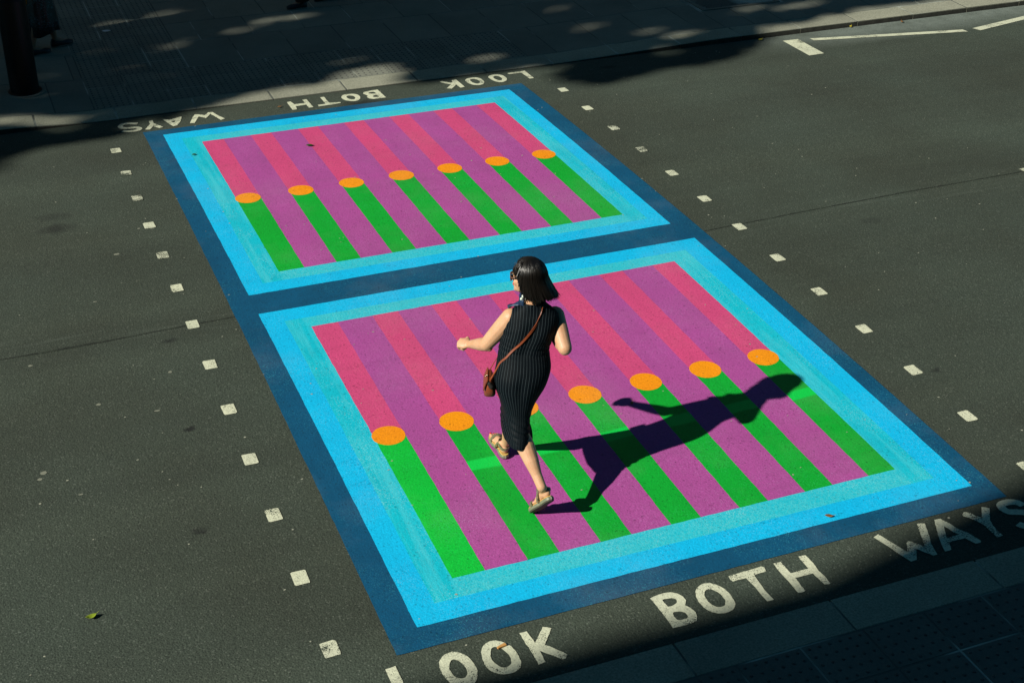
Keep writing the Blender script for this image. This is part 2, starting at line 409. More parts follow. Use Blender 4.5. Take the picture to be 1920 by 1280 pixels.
def pebble(c, r):
    b = len(vs); ang = random.random()*PI
    for k in range(5):
        a = ang+k*2*PI/5; vs.append((c[0]+r*math.cos(a)*random.uniform(.8, 1.2), c[1]+r*math.sin(a)*random.uniform(.8, 1.2), c[2]-r*0.4))
    vs.append((c[0], c[1], c[2]+r*0.5))
    for k in range(5): fs.append((b+k, b+(k+1) % 5, b+5))
for k in range(3400): pebble((random.uniform(x0, x1), random.uniform(y0, y1), zp-0.012+random.uniform(-.004, .006)), random.uniform(.012, .022))
b = len(vs); vs += [(x0, y0, zp-0.03), (x1, y0, zp-0.03), (x1, y1, zp-0.03), (x0, y1, zp-0.03)]; fs.append((b, b+1, b+2, b+3))
gr = from_py('gravel', vs, fs, gm, tp); gr['kind'] = 'stuff'

# tar joints between the strips of tarmac: narrow sunk seams filled with darker bitumen
SEAL = make_paint('bitumen seal', (0.017, 0.020, 0.017), (0.024, 0.027, 0.023), fleck=(.05, .05, .04), flecks=0.3, wear=1.1)
def ribbon(name, pts, wd, mat, dz=0.003, parent=None, kind=None, wob=0.0):
    """flat strip following a line over the road"""
    P = []
    for (a, b) in zip(pts[:-1], pts[1:]):
        a = Vector(a); b = Vector(b); n = max(1, int((b-a).length/0.12))
        for i in range(n): P.append(a.lerp(b, i/n))
    P.append(Vector(pts[-1])); vs = []; fs = []
    for i, p in enumerate(P):
        t = (P[min(i+1, len(P)-1)]-P[max(i-1, 0)]).normalized(); nn = Vector((-t.y, t.x))
        w2 = wd*(1+wob*(noise.noise(Vector((p.x*3, p.y*3, 1)))))*0.5; off = nn*wob*0.01*noise.noise(Vector((p.x*2, 5, p.y*2)))
        for s in (-1, 1):
            q = p+off+nn*s*w2; vs.append((q.x, q.y, road_z(q.y)+dz))
    for i in range(len(P)-1): fs.append((2*i+1, 2*i, 2*i+2, 2*i+3))
    o = from_py(name, vs, fs, mat, parent)
    if kind: o['kind'] = kind
    return o
def uu(l): return [(x*U, y*U) for x, y in l]
ribbon('road_seam', uu([(-6, 5.94), (-2.2, 5.97), (-1, 5.96), (0.51, 6.02)]), 0.020, SEAL, kind='structure', wob=0.9)
ribbon('road_seam', uu([(6.96, 6.11), (8.51, 6.18), (10.32, 6.23), (13, 6.25)]), 0.014, SEAL, kind='structure', wob=1.0)

# ------------------------------------------------------------------ the two painted panels
DZ = 0.004
def quads_mesh(name, rects, mat, parent, dz=DZ):
    vs = []; fs = []
    for (x0, y0, x1, y1) in rects:
        x0 *= U; x1 *= U; y0 *= U; y1 *= U
        G = 0.06                                      # one lattice for every colour, so the hand-cut edges still meet
        xs = [x0]+[G*k for k in range(math.ceil((x0+1e-3)/G), math.ceil((x1-1e-3)/G))]+[x1]
        ys = [y0]+[G*k for k in range(math.ceil((y0+1e-3)/G), math.ceil((y1-1e-3)/G))]+[y1]
        b = len(vs); m_ = len(xs)
        for y in ys:
            for x in xs:
                jx = 0.0032*noise.noise(Vector((x*11, y*11, 3)))+0.002*noise.noise(Vector((x*40, y*40, 3)))
                jy = 0.0032*noise.noise(Vector((x*11, y*11, 8)))+0.002*noise.noise(Vector((x*40, y*40, 8)))
                vs.append((x+jx, y+jy, road_z(y+jy)+dz))
        for j in range(len(ys)-1):
            for i in range(m_-1): a_ = b+j*m_+i; fs.append((a_, a_+1, a_+m_+1, a_+m_))
    return from_py(name, vs, fs, mat, parent)
def ring(o, i):
    (a, b, c, d), (e, f, g2, h) = o, i
    return [(a, b, c, f), (a, h, c, d), (a, f, e, h), (g2, f, c, h)]
SX = [1.305+0.7555*k for k in range(7)]; SW = 0.325
def panel(loc, outer, cyan, teal, inner, discs_y, label, near):
    p = thing('road_mural', (loc[0]*U, loc[1]*U, road_z(loc[1]*U)), label, 'painted panel', 'painted crossing panels')
    quads_mesh('dark_blue_border', ring(outer, cyan), P_NAVY, p)
    quads_mesh('sky_blue_border', ring(cyan, teal), P_CYAN, p)
    quads_mesh('turquoise_border', ring(teal, inner), P_TEAL, p)
    x0, y0, x1, y1 = inner
    ex = [x0]+[0]*0
    for k in range(7):
        a = SX[k] if k else x0; b = SX[k]+SW if k < 6 else x1
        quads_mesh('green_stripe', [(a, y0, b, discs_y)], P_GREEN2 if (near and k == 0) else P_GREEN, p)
        quads_mesh('pink_stripe', [(a, discs_y, b, y1)], P_PINK, p)
        if k < 6: quads_mesh('purple_stripe', [(b, y0, SX[k+1], y1)], P_PURP, p)
        cx = SX[k]+SW/2+(-0.012 if k == 0 else 0.0)+random.uniform(-.004, .004); vs = []; r = 0.182*U*random.uniform(0.975, 1.03); ph = random.random()*9
        vs.append((cx*U, discs_y*U, road_z(discs_y*U)+DZ+0.0012))
        for q in range(48):
            a_ = q*PI/24; y = discs_y*U+r*math.sin(a_); rw = 1+0.018*noise.noise(Vector((math.cos(a_)*1.5, math.sin(a_)*1.5, ph)))+0.012*noise.noise(Vector((math.cos(a_)*9, math.sin(a_)*9, ph))); vs.append((cx*U+r*rw*math.cos(a_), discs_y*U+(y-discs_y*U)*rw, road_z(y)+DZ+0.0012))
        from_py('orange_disc', vs, [(0, 1+q, 1+(q+1) % 48) for q in range(48)], P_ORANGE, p)
    return p
panel((3.74, 3), (0.515, -0.28, 6.955, 6.22), (0.79, -0.01, 6.735, 5.965), (1.04, 0.235, 6.45, 5.68), (1.305, 0.50, 6.16, 5.44), 2.905,
      'near painted panel of striped pink, purple and green the woman walks across', True)
panel((3.74, 9.5), (0.515, 6.22, 6.955, 12.65), (0.79, 6.48, 6.64, 12.42), (1.03, 6.735, 6.42, 12.14), (1.295, 6.985, 6.16, 11.88), 9.42,
      'far painted panel of pink, purple and green stripes beside the far pavement', False)

# ------------------------------------------------------------------ stud row markings
SQL = [(219, 282), (1, 1)]
def stud(i, side, label, worn):
    x = (0.0 if side == 0 else 7.479)*U; y = (i+(0.057 if side else 0))*U
    h = 0.072*U; hy = 0.098*U; bm = []
    pts = []
    for (sx, sy) in ((-1, -1), (1, -1), (1, 1), (-1, 1)):
        for q in range(4):
            a = math.atan2(sy, sx)-PI/4+q*PI/6; c = 0.012
            px = sx*(h-c)+c*math.cos(a); py = sy*(hy-c)+c*math.sin(a)
            px += random.uniform(-.0025, .0025); py += random.uniform(-.0025, .0025)
            pts.append((x+px, y+py, road_z(y+py)+0.004))
    vs = [(x, y, road_z(y)+0.004)]+pts
    o = from_py('square_marking', vs, [(0, 1+k, 1+(k+1) % 16) for k in range(16)], P_WHITE_W if worn else P_WHITE)
    own_origin(o)
    return tag(o, label, 'road marking', 'square road markings beside the crossing')
ORD = ['farthest', 'second farthest', 'third farthest', 'fourth farthest', 'fifth farthest', 'sixth farthest', 'seventh farthest', 'eighth farthest', 'ninth farthest', 'tenth farthest', 'eleventh farthest', 'twelfth farthest', 'thirteenth farthest']
for i in range(13):
    k = 12-i
    stud(i, 0, f'{ORD[k]} cream square in the row left of the painted panels', i in (11, 10, 8))
    stud(i, 1, f'{ORD[k]} cream square in the row right of the painted panels', i in (10, 9))

# ------------------------------------------------------------------ painted words
NEAR={'O1': ([(0.815, -0.524), (0.841, -0.463), (0.894, -0.418), (0.97, -0.397), (1.032, -0.43), (1.082, -0.495), (1.101, -0.567), (1.109, -0.679), (1.088, -0.741), (1.057, -0.792), (1.015, -0.832), (0.961, -0.843), (0.904, -0.828), (0.857, -0.786), (0.825, -0.724), (0.805, -0.616)], [[(0.897, -0.548), (0.922, -0.506), (0.959, -0.491), (1.002, -0.536), (1.019, -0.601), (1.018, -0.677), (1.0, -0.721), (0.954, -0.741), (0.909, -0.715), (0.889, -0.66), (0.885, -0.595)]]), 'O2': ([(1.22, -0.475), (1.261, -0.417), (1.346, -0.389), (1.432, -0.435), (1.481, -0.513), (1.501, -0.613), (1.498, -0.677), (1.487, -0.751), (1.446, -0.806), (1.368, -0.827), (1.285, -0.818), (1.23, -0.772), (1.188, -0.703), (1.186, -0.612), (1.202, -0.534)], [[(1.282, -0.544), (1.3, -0.498), (1.336, -0.475), (1.364, -0.489), (1.409, -0.539), (1.425, -0.604), (1.425, -0.676), (1.403, -0.725), (1.35, -0.747), (1.302, -0.729), (1.28, -0.679), (1.269, -0.637), (1.264, -0.577)]]), 'K': ([(1.611, -0.394), (1.683, -0.394), (1.694, -0.557), (1.836, -0.39), (1.901, -0.435), (1.762, -0.609), (1.797, -0.638), (1.856, -0.72), (1.901, -0.786), (1.867, -0.825), (1.839, -0.825), (1.769, -0.747), (1.696, -0.663), (1.687, -0.803), (1.619, -0.813), (1.622, -0.672), (1.613, -0.536)], []), 'B': ([(2.898, -0.389), (2.985, -0.371), (3.063, -0.37), (3.117, -0.384), (3.162, -0.416), (3.191, -0.47), (3.191, -0.528), (3.155, -0.586), (3.182, -0.631), (3.2, -0.695), (3.183, -0.758), (3.152, -0.803), (3.115, -0.816), (3.013, -0.819), (2.912, -0.812), (2.912, -0.706), (2.912, -0.587), (2.906, -0.478)], [[(2.989, -0.445), (3.039, -0.446), (3.09, -0.457), (3.116, -0.485), (3.104, -0.524), (3.069, -0.546), (3.014, -0.554), (2.996, -0.541), (2.991, -0.481)], [(2.995, -0.632), (3.05, -0.632), (3.095, -0.652), (3.115, -0.691), (3.107, -0.73), (3.086, -0.747), (3.054, -0.741), (3.015, -0.748), (2.993, -0.722), (2.995, -0.681)]]), 'O3': ([(3.33, -0.449), (3.377, -0.401), (3.446, -0.378), (3.507, -0.39), (3.561, -0.436), (3.596, -0.505), (3.61, -0.583), (3.608, -0.662), (3.594, -0.728), (3.553, -0.777), (3.494, -0.801), (3.426, -0.804), (3.361, -0.772), (3.322, -0.733), (3.296, -0.667), (3.289, -0.564), (3.31, -0.493)], [[(3.393, -0.502), (3.417, -0.471), (3.453, -0.462), (3.484, -0.481), (3.518, -0.534), (3.532, -0.612), (3.527, -0.667), (3.5, -0.707), (3.457, -0.72), (3.41, -0.702), (3.384, -0.664), (3.373, -0.61), (3.377, -0.554)]]), 'T': ([(3.716, -0.373), (3.769, -0.366), (3.958, -0.362), (4.081, -0.354), (4.094, -0.381), (4.086, -0.432), (3.951, -0.439), (3.945, -0.567), (3.937, -0.676), (3.95, -0.799), (3.929, -0.804), (3.881, -0.803), (3.875, -0.687), (3.878, -0.619), (3.859, -0.448), (3.722, -0.449), (3.711, -0.415)], []), 'H': ([(4.206, -0.361), (4.284, -0.363), (4.287, -0.538), (4.476, -0.537), (4.48, -0.355), (4.555, -0.358), (4.564, -0.49), (4.551, -0.601), (4.562, -0.675), (4.56, -0.788), (4.542, -0.796), (4.5, -0.783), (4.48, -0.614), (4.293, -0.61), (4.285, -0.797), (4.254, -0.807), (4.207, -0.798), (4.206, -0.608), (4.198, -0.487)], []), 'W': ([(5.317, -0.359), (5.389, -0.337), (5.428, -0.46), (5.467, -0.57), (5.498, -0.665), (5.57, -0.545), (5.599, -0.528), (5.624, -0.541), (5.705, -0.655), (5.765, -0.505), (5.839, -0.336), (5.873, -0.336), (5.913, -0.359), (5.843, -0.526), (5.786, -0.641), (5.744, -0.792), (5.699, -0.79), (5.649, -0.717), (5.603, -0.653), (5.514, -0.792), (5.449, -0.791), (5.406, -0.658), (5.376, -0.537), (5.352, -0.464)], []), 'A': ([(6.037, -0.341), (6.103, -0.345), (6.139, -0.425), (6.17, -0.544), (6.224, -0.629), (6.269, -0.771), (6.243, -0.79), (6.197, -0.789), (6.171, -0.739), (6.146, -0.681), (5.958, -0.68), (5.917, -0.78), (5.892, -0.786), (5.84, -0.779), (5.883, -0.656), (5.966, -0.476)], [[(6.066, -0.456), (6.084, -0.5), (6.095, -0.565), (6.131, -0.619), (6.06, -0.613), (5.995, -0.621), (5.991, -0.599), (6.035, -0.518)]]), 'Y': ([(6.347, -0.368), (6.388, -0.345), (6.424, -0.354), (6.464, -0.428), (6.5, -0.479), (6.606, -0.336), (6.674, -0.374), (6.555, -0.537), (6.528, -0.619), (6.521, -0.69), (6.522, -0.776), (6.501, -0.784), (6.452, -0.783), (6.45, -0.643), (6.449, -0.581), (6.421, -0.5), (6.374, -0.428), (6.342, -0.391)], [])}
FAR={'W': ([(1.285, 12.799), (1.35, 12.772), (1.397, 12.872), (1.482, 13.066), (1.57, 12.937), (1.625, 13.022), (1.675, 13.125), (1.71, 13.017), (1.775, 12.761), (1.851, 12.806), (1.786, 12.97), (1.728, 13.196), (1.663, 13.207), (1.581, 13.086), (1.502, 13.165), (1.441, 13.191), (1.378, 13.063)], []), 'A': ([(0.91, 13.151), (1.016, 13.085), (1.2, 13.168), (1.222, 13.159), (1.158, 12.942), (1.081, 12.779), (1.012, 12.757), (0.976, 12.867), (0.941, 13.032)], [[(1.019, 12.999), (1.087, 13.016), (1.07, 12.948), (1.043, 12.929)]]), 'Y': ([(0.571, 12.769), (0.641, 12.74), (0.716, 12.886), (0.785, 12.754), (0.859, 12.782), (0.826, 12.855), (0.748, 13.021), (0.755, 13.17), (0.691, 13.151), (0.683, 12.989), (0.63, 12.892)], []), 'H': ([(2.976, 13.219), (3.043, 13.222), (3.063, 13.06), (3.247, 13.06), (3.244, 13.232), (3.318, 13.238), (3.318, 12.802), (3.243, 12.797), (3.242, 12.97), (3.059, 12.955), (3.042, 12.796), (2.966, 12.792), (2.969, 13.023)], []), 'T': ([(3.419, 12.882), (3.547, 12.889), (3.553, 13.244), (3.621, 13.247), (3.617, 12.921), (3.8, 12.876), (3.793, 12.833), (3.648, 12.811), (3.409, 12.801)], []), 'O3': ([(3.876, 13.125), (3.951, 13.236), (4.104, 13.226), (4.188, 13.147), (4.18, 12.967), (4.111, 12.855), (4.034, 12.825), (3.936, 12.882), (3.879, 12.983)], [[(3.958, 13.075), (3.996, 13.154), (4.052, 13.146), (4.1, 13.079), (4.092, 12.972), (4.053, 12.92), (3.979, 12.963)]]), 'B': ([(4.574, 12.819), (4.567, 13.267), (4.458, 13.265), (4.31, 13.23), (4.271, 13.134), (4.319, 13.035), (4.285, 12.954), (4.299, 12.871), (4.359, 12.814), (4.466, 12.817)], [[(4.488, 13.075), (4.48, 13.175), (4.425, 13.188), (4.362, 13.16), (4.381, 13.11)], [(4.488, 12.886), (4.471, 12.987), (4.414, 12.995), (4.373, 12.955), (4.404, 12.899)]]), 'K': ([(5.684, 13.264), (5.734, 13.281), (5.837, 13.137), (5.88, 13.15), (5.903, 13.268), (5.988, 13.274), (5.988, 12.839), (5.904, 12.819), (5.894, 13.003), (5.75, 12.83), (5.672, 12.878), (5.788, 13.016), (5.816, 13.051), (5.69, 13.214)], []), 'O2': ([(6.109, 13.166), (6.184, 13.263), (6.323, 13.269), (6.397, 13.205), (6.41, 13.008), (6.358, 12.872), (6.25, 12.817), (6.157, 12.878), (6.109, 13.008)], [[(6.192, 13.147), (6.238, 13.198), (6.292, 13.185), (6.336, 13.096), (6.326, 12.98), (6.277, 12.913), (6.224, 12.928), (6.191, 13.021)]]), 'O1': ([(6.533, 13.181), (6.621, 13.274), (6.745, 13.287), (6.822, 13.206), (6.832, 13.008), (6.783, 12.885), (6.692, 12.828), (6.603, 12.849), (6.556, 12.979)], [[(6.625, 13.158), (6.681, 13.2), (6.732, 13.179), (6.753, 13.057), (6.728, 12.955), (6.671, 12.925), (6.636, 12.984), (6.618, 13.065)]]), 'L': ([(6.942, 13.27), (7.221, 13.279), (7.276, 13.279), (7.264, 12.828), (7.185, 12.829), (7.178, 13.188), (6.939, 13.2)], [])}
NEAR_S=[(7.014, -0.462), (6.996, -0.408), (6.929, -0.368), (6.846, -0.365), (6.798, -0.391), (6.793, -0.448), (6.826, -0.499), (6.899, -0.53), (6.964, -0.571), (6.989, -0.631), (6.961, -0.688), (6.892, -0.729), (6.832, -0.736), (6.798, -0.719), (6.778, -0.678)]
FAR_S=[(0.228, 12.838), (0.32, 12.786), (0.438, 12.781), (0.498, 12.843), (0.46, 12.918), (0.362, 12.938), (0.266, 12.969), (0.225, 13.06), (0.277, 13.157), (0.378, 13.16), (0.502, 13.1)]

def poly_mesh(name, outer, holes, mat, parent):
    loops = [[Vector((x*U, y*U, 0)) for x, y in outer]]+[[Vector((x*U, y*U, 0)) for x, y in h] for h in holes]
    flat = [v for l in loops for v in l]
    tris = tessellate_polygon(loops)
    vs = [(v.x, v.y, road_z(v.y)+0.004) for v in flat]
    fs = []
    for (a, b, c) in tris:
        A, B, Cc = flat[a], flat[b], flat[c]
        ar = (B.x-A.x)*(Cc.y-A.y)-(B.y-A.y)*(Cc.x-A.x)
        if abs(ar) < 1e-9: continue
        fs.append((a, b, c) if ar > 0 else (a, c, b))
    return from_py(name, vs, fs, mat, parent)
def rough_loop(l, closed=True, amp=0.006, step=0.035, soft=False):
    """brushed, slightly ragged edge"""
    out = []; n = len(l)
    if soft:
        for _ in range(2):
            l = [q for i in range(len(l)) for q in (tuple(Vector(l[i])*0.75+Vector(l[(i+1) % len(l)])*0.25), tuple(Vector(l[i])*0.25+Vector(l[(i+1) % len(l)])*0.75))]
        n = len(l)
    for i in range(n):
        a = Vector(l[i]); b = Vector(l[(i+1) % n]); m = max(1, int((b-a).length/step))
        for k in range(m):
            p = a.lerp(b, k/m); out.append((p.x+amp*noise.noise(Vector((p.x*30, p.y*30, 0))), p.y+amp*noise.noise(Vector((p.x*30, p.y*30, 9)))))
    return out
def stroke(l, wd):
    pts = []
    for i in range(len(l)-1):
        p0 = Vector(l[max(i-1, 0)]); p1 = Vector(l[i]); p2 = Vector(l[i+1]); p3 = Vector(l[min(i+2, len(l)-1)])
        for k in range(4):
            t = k/4; pts.append(0.5*((2*p1)+(p2-p0)*t+(2*p0-5*p1+4*p2-p3)*t*t+(3*p1-p0-3*p2+p3)*t**3))
    pts.append(Vector(l[-1])); L = []; Rr = []
    for i, p in enumerate(pts):
        t = (pts[min(i+1, len(pts)-1)]-pts[max(i-1, 0)]).normalized(); n = Vector((-t.y, t.x))*wd/2
        L.append(p+n); Rr.append(p-n)
    return [tuple(v) for v in L]+[tuple(v) for v in reversed(Rr)]
def word(keys, table, loc, label, mat):
    wd = thing('painted_word', (loc[0]*U, loc[1]*U, road_z(loc[1]*U)), label, 'painted word', 'words painted at the ends of the crossing')
    for k in keys:
        o, h = table[k]
        e = poly_mesh('letter', rough_loop(o, soft=k[0] == 'O'), [rough_loop(x, soft=k[0] in 'OB') for x in h], mat, wd)
        e['label'] = 'letter '+k[0]
    return wd
NEAR['L'] = ([(0.372, -0.405), (0.466, -0.395), (0.47, -0.72), (0.66, -0.72), (0.66, -0.81), (0.372, -0.81)], [])
NEAR['S'] = (stroke(NEAR_S, 0.088), []); FAR['S'] = (stroke(FAR_S, 0.082), [])
word(['L', 'O1', 'O2', 'K'], NEAR, (1.1, -0.6), 'cream word LOOK at the near left corner of the painted panels', P_WHITE)
word(['B', 'O3', 'T', 'H'], NEAR, (3.7, -0.6), 'cream word BOTH in front of the near panel, half in shade', P_WHITE)
word(['W', 'A', 'Y', 'S'], NEAR, (6.2, -0.6), 'shaded cream word WAYS at the near right corner of the panels', P_WHITE)
word(['L', 'O1', 'O2', 'K'], FAR, (6.5, 13.0), 'upside down cream word LOOK beyond the far right corner of the panels', P_WHITE)
word(['B', 'O3', 'T', 'H'], FAR, (3.8, 13.0), 'upside down cream word BOTH beyond the middle of the far panel', P_WHITE)
word(['W', 'A', 'Y', 'S'], FAR, (1.1, 13.0), 'upside down cream word WAYS beyond the far left corner of the panels', P_WHITE)
def marking(pts, label):
    o = poly_mesh('line_marking', rough_loop(pts, amp=0.004, step=0.12), [], P_WHITE, None); own_origin(o)
    return tag(o, label, 'road marking', 'cream lines by the far kerb')
marking([(12.42, 13.11), (12.74, 13.10), (12.70, 12.14), (12.38, 12.13)], 'short wide cream bar painted crosswise by the far kerb')
marking([(12.97, 13.05), (15.98, 12.44), (15.99, 12.29), (12.97, 12.91)], 'long thin cream line painted beside the far kerb')
marking([(16.2, 12.44), (19.5, 13.15), (19.5, 13.0), (16.26, 12.27)], 'cream line running out at the top right of the road')
marking([(12.38, 6.33), (14.2, 6.55), (14.2, 6.44), (12.40, 6.24)], 'cream line end at the right edge of the road')
# ------------------------------------------------------------------ small things lying about
LEAFM = plain('fresh leaf', (0.22, 0.30, 0.02), 0.5, nscale=30, amt=0.3)
LEAFD = plain('green leaf', (0.035, 0.10, 0.012), 0.5, nscale=30, amt=0.3)
LEAFB = plain('dry leaf', (0.24, 0.11, 0.03), 0.8, nscale=30, amt=0.4)
LEAFY = plain('yellow leaf', (0.50, 0.42, 0.03), 0.6, nscale=30, amt=0.3)
def leaf(x, y, length, rot, mat, label, curl=0.25, group='leaves fallen on the road'):
    x *= U; y *= U; vs = []; fs = []; n = 8
    for i in range(n+1):
        t = i/n; wd = length*0.27*math.sin(PI*min(t*1.02, 1))**0.8; px = (t-0.5)*length
        zc = 0.010+length*curl*(2*t-1)**2
        for s in (-1, 0, 1): vs.append((px, s*wd, zc+(abs(s))*wd*0.5))
    for i in range(n):
        for s in (0, 1): a = i*3+s; fs.append((a, a+3, a+4, a+1))
    b = len(vs); px = length*0.5
    vs += [(px, -0.001, 0.010+length*curl), (px, 0.001, 0.010+length*curl), (px+length*0.3, 0.001, 0.02+length*curl), (px+length*0.3, -0.001, 0.02+length*curl)]; fs.append((b, b+1, b+2, b+3))
    c, s_ = math.cos(rot), math.sin(rot)
    zz = road_z(y) if YN < y < YF else pave_z(x, y)
    vs = [(x+a*c-b2*s_, y+a*s_+b2*c, zz+z) for a, b2, z in vs]
    o = from_py('leaf', vs, fs, mat, smooth=True); md = o.modifiers.new('thickness', 'SOLIDIFY'); md.thickness = 0.0008
    own_origin(o); return tag(o, label, 'leaf', group)
leaf(-1.86, 1.12, 0.068, 0.2, LEAFM, 'bright yellow green leaf on the tarmac at the bottom left')
leaf(2.79, 11.06, 0.075, -0.3, LEAFD, 'green leaf on a purple stripe of the far panel', 0.1)
leaf(1.07, 11.35, 0.05, 0.5, LEAFD, 'small dark leaf on the turquoise border of the far panel', 0.1)
leaf(5.08, 0.06, 0.055, -0.5, LEAFB, 'brown dry leaf on the blue border at the near edge', 0.15)
leaf(12.05, 13.3, 0.07, 0.3, LEAFY, 'yellow leaf lying against the far kerb', 0.15)
leaf(14.1, 13.4, 0.06, 0.8, LEAFY, 'small yellow leaf in the channel further along the far kerb', 0.15)
leaf(15.2, 13.3, 0.06, 1.2, LEAFB, 'orange brown leaf in the channel beside the far kerb', 0.15)
leaf(2.8, 13.0, 0.05, 0.3, LEAFB, 'orange leaf between the upside down words BOTH and WAYS', 0.1)
leaf(4.14, 2.55, 0.04, 0.9, LEAFB, 'tiny brown leaf on a green stripe of the near panel', 0.1)
def cardboard():
    bm = bmesh.new(); r = bmesh.ops.create_cube(bm, size=1)
    for v in r['verts']:
        v.co = Vector((v.co.x*0.055, v.co.y*0.018*(1+0.5*v.co.x), v.co.z*0.010))
    z = road_z(-0.5*U)
    bm.transform(Matrix.Translation((1.40*U, -0.50*U, z+0.010)) @ Matrix.Rotation(0.25, 4, 'Z'))
    o = from_bm('cigarette_end', bm, plain('filter paper', (0.55, 0.28, 0.08), 0.8)); own_origin(o)
    tag(o, 'tan cigarette end lying in the second letter O of the near word LOOK', 'cigarette end')
cardboard()
def litter(pts_px, name, label, mat, size, kind='stuff'):
    vs = []; fs = []
    for (x, y) in pts_px:
        x *= U; y *= U; r = size*random.uniform(0.6, 1.3); b = len(vs); z = road_z(y) if YN < y < YF else pave_z(x, y)
        a0 = random.random()*PI; st = random.uniform(0.4, 1.0)
        for k in range(7):
            a = a0+k*2*PI/7; rr = r*random.uniform(.75, 1.1); vs.append((x+rr*math.cos(a), y+rr*st*math.sin(a), z+(0.0056 if 0.5*U < x < 6.97*U and -0.29*U < y < 12.66*U else 0.0015)))
        fs.append(tuple(range(b, b+7)))
    o = from_py(name, vs, fs, mat); tag(o, label, 'litter', kind=kind); return o
rnd = random.Random(3)
litter([(rnd.uniform(-4, 13), rnd.uniform(-0.8, 13.2)) for _ in range(260)], 'pale_specks', 'scattered pale grit and dried gum spots on the road', plain('dry gum', (0.35, 0.36, 0.28), 0.8), 0.008)
litter([(-0.73, 4.25), (-0.45, 5.0), (-1.0, 7.0), (-0.55, 8.25), (0.02, 8.9), (-0.15, 8.95), (-1.9, 5.7), (-1.3, 4.6), (-2.0, 3.5), (-2.05, 3.4), (-1.7, 3.0)], 'gum_spots', 'flattened pale chewing gum spots on the tarmac left of the crossing', plain('old gum', (0.20, 0.21, 0.16), 0.8), 0.022)
# scrap of white paper on the far pavement
litter([(0.72, 17.9)], 'paper_scrap', 'white scrap of paper on the shaded far pavement', plain('paper', (0.75, 0.78, 0.78), 0.8), 0.05, None)
o = bpy.data.objects['paper_scrap']; o.data.transform(Matrix.Translation((0, 0, 0.01))); own_origin(o)

# ------------------------------------------------------------------ black lamp column at the top left
BLACKP = plain('black gloss paint', (0.003, 0.003, 0.004), 0.4, nscale=12, amt=0.4, spec=0.25)
def lathe(bm, prof, cx, cy, z0, n=40, cap=True):
    rings = []
    for (r, z) in prof:
        rings.append([bm.verts.new((cx+r*math.cos(k*2*PI/n), cy+r*math.sin(k*2*PI/n), z0+z)) for k in range(n)])
    for a, b in zip(rings[:-1], rings[1:]):
        for k in range(n): bm.faces.new((a[k], a[(k+1) % n], b[(k+1) % n], b[k]))
    if cap: bm.faces.new(rings[-1])
    return rings
px, py = -1.02*U, 15.10*U; pz_ = pave_z(px, py)
lc = thing('lamp_column', (px, py, pz_), 'thick black lamp column on the far pavement at the top left', 'lamp column')
bm = bmesh.new(); lathe(bm, [(0.152, 0.0), (0.152, 1.02), (0.149, 1.026), (0.1495, 1.034), (0.146, 1.04), (0.144, 2.4), (0.12, 2.5), (0.075, 2.6), (0.06, 7.0), (0.0, 7.05)], px, py, pz_)
from_bm('shaft', bm, BLACKP, lc, smooth=False)
bm = bmesh.new(); lathe(bm, [(0.215, -0.01), (0.215, 0.004), (0.205, 0.0065), (0.15, 0.0065)], px, py, pz_, cap=False); from_bm('mortar_collar', bm, STONE, lc)
bm = bmesh.new(); lathe(bm, [(0.180, -0.01), (0.180, 0.012), (0.170, 0.016), (0.15, 0.016)], px, py, pz_, cap=False); from_bm('base_ring', bm, BLACKP, lc)
bm = bmesh.new(); lathe(bm, [(0.02, 6.98), (0.22, 7.02), (0.26, 7.2), (0.20, 7.45), (0.05, 7.6), (0.0, 7.62)], px, py, pz_); from_bm('lantern', bm, BLACKP, lc)

# ------------------------------------------------------------------ street buildings and trees beyond the frame: they throw the shade; two added buildings only cut skylight
GLASS = plain('dark window glass', (0.02, 0.025, 0.03), 0.1)
FRAME = plain('window frame paint', (0.35, 0.35, 0.33), 0.5)
def box(bm, x0, y0, z0, x1, y1, z1):
    r = bmesh.ops.create_cube(bm, size=1)
    for v in r['verts']: v.co = Vector((x0+(v.co.x+.5)*(x1-x0), y0+(v.co.y+.5)*(y1-y0), z0+(v.co.z+.5)*(z1-z0)))
def building(x0, x1, yf, depth, h, label, step=3.4, fl=3.4):
    d = 1 if depth > 0 else -1            # the facade is at yf, the body runs away from the street
    z0 = -0.3
    b = thing('building', ((x0+x1)/2, yf, z0), label, 'building')
    bm = bmesh.new(); box(bm, x0, min(yf, yf+depth), z0, x1, max(yf, yf+depth), h-0.35); from_bm('wall', bm, BRICK, b)
    bm = bmesh.new(); box(bm, x0, min(yf, yf+depth), h-0.348, x1, max(yf, yf+depth), h); from_bm('parapet', bm, STONE, b)
    nx = int((x1-x0-1.2)/step); nf = int((h-1)/fl)
    for f in range(nf):
        for i in range(nx):
            cx = x0+(x1-x0)*(i+.5)/nx; zb = z0+0.9+f*fl
            bm = bmesh.new(); box(bm, cx-0.7, yf-0.05, zb, cx+0.7, yf+0.02, zb+0.09); box(bm, cx-0.7, yf-0.05, zb+2.0, cx+0.7, yf+0.02, zb+2.09)
            for s in (-0.7, 0.61, -0.045): box(bm, cx+s, yf-0.045, zb+0.093, cx+s+0.09, yf+0.015, zb+1.997)
            wn = from_bm('window', bm, FRAME, b)
            bm = bmesh.new(); box(bm, cx-0.6, yf-0.02, zb+0.1, cx+0.6, yf+0.012, zb+1.99); from_bm('pane', bm, GLASS, wn)
    return b
building(-46, -16.18, -4.5, -10, 13.05, 'long stone building up the street whose parapet shades the near kerb')
building(-16.15, -8.9, -4.5, -10, 19.5, 'tall stone block on the near side next to the long low building')
building(-6.0, 36, -9.0, -10, 15.0, 'unseen stone building added behind the near pavement to block skylight')  # out of view, added to cut the skylight from behind the camera
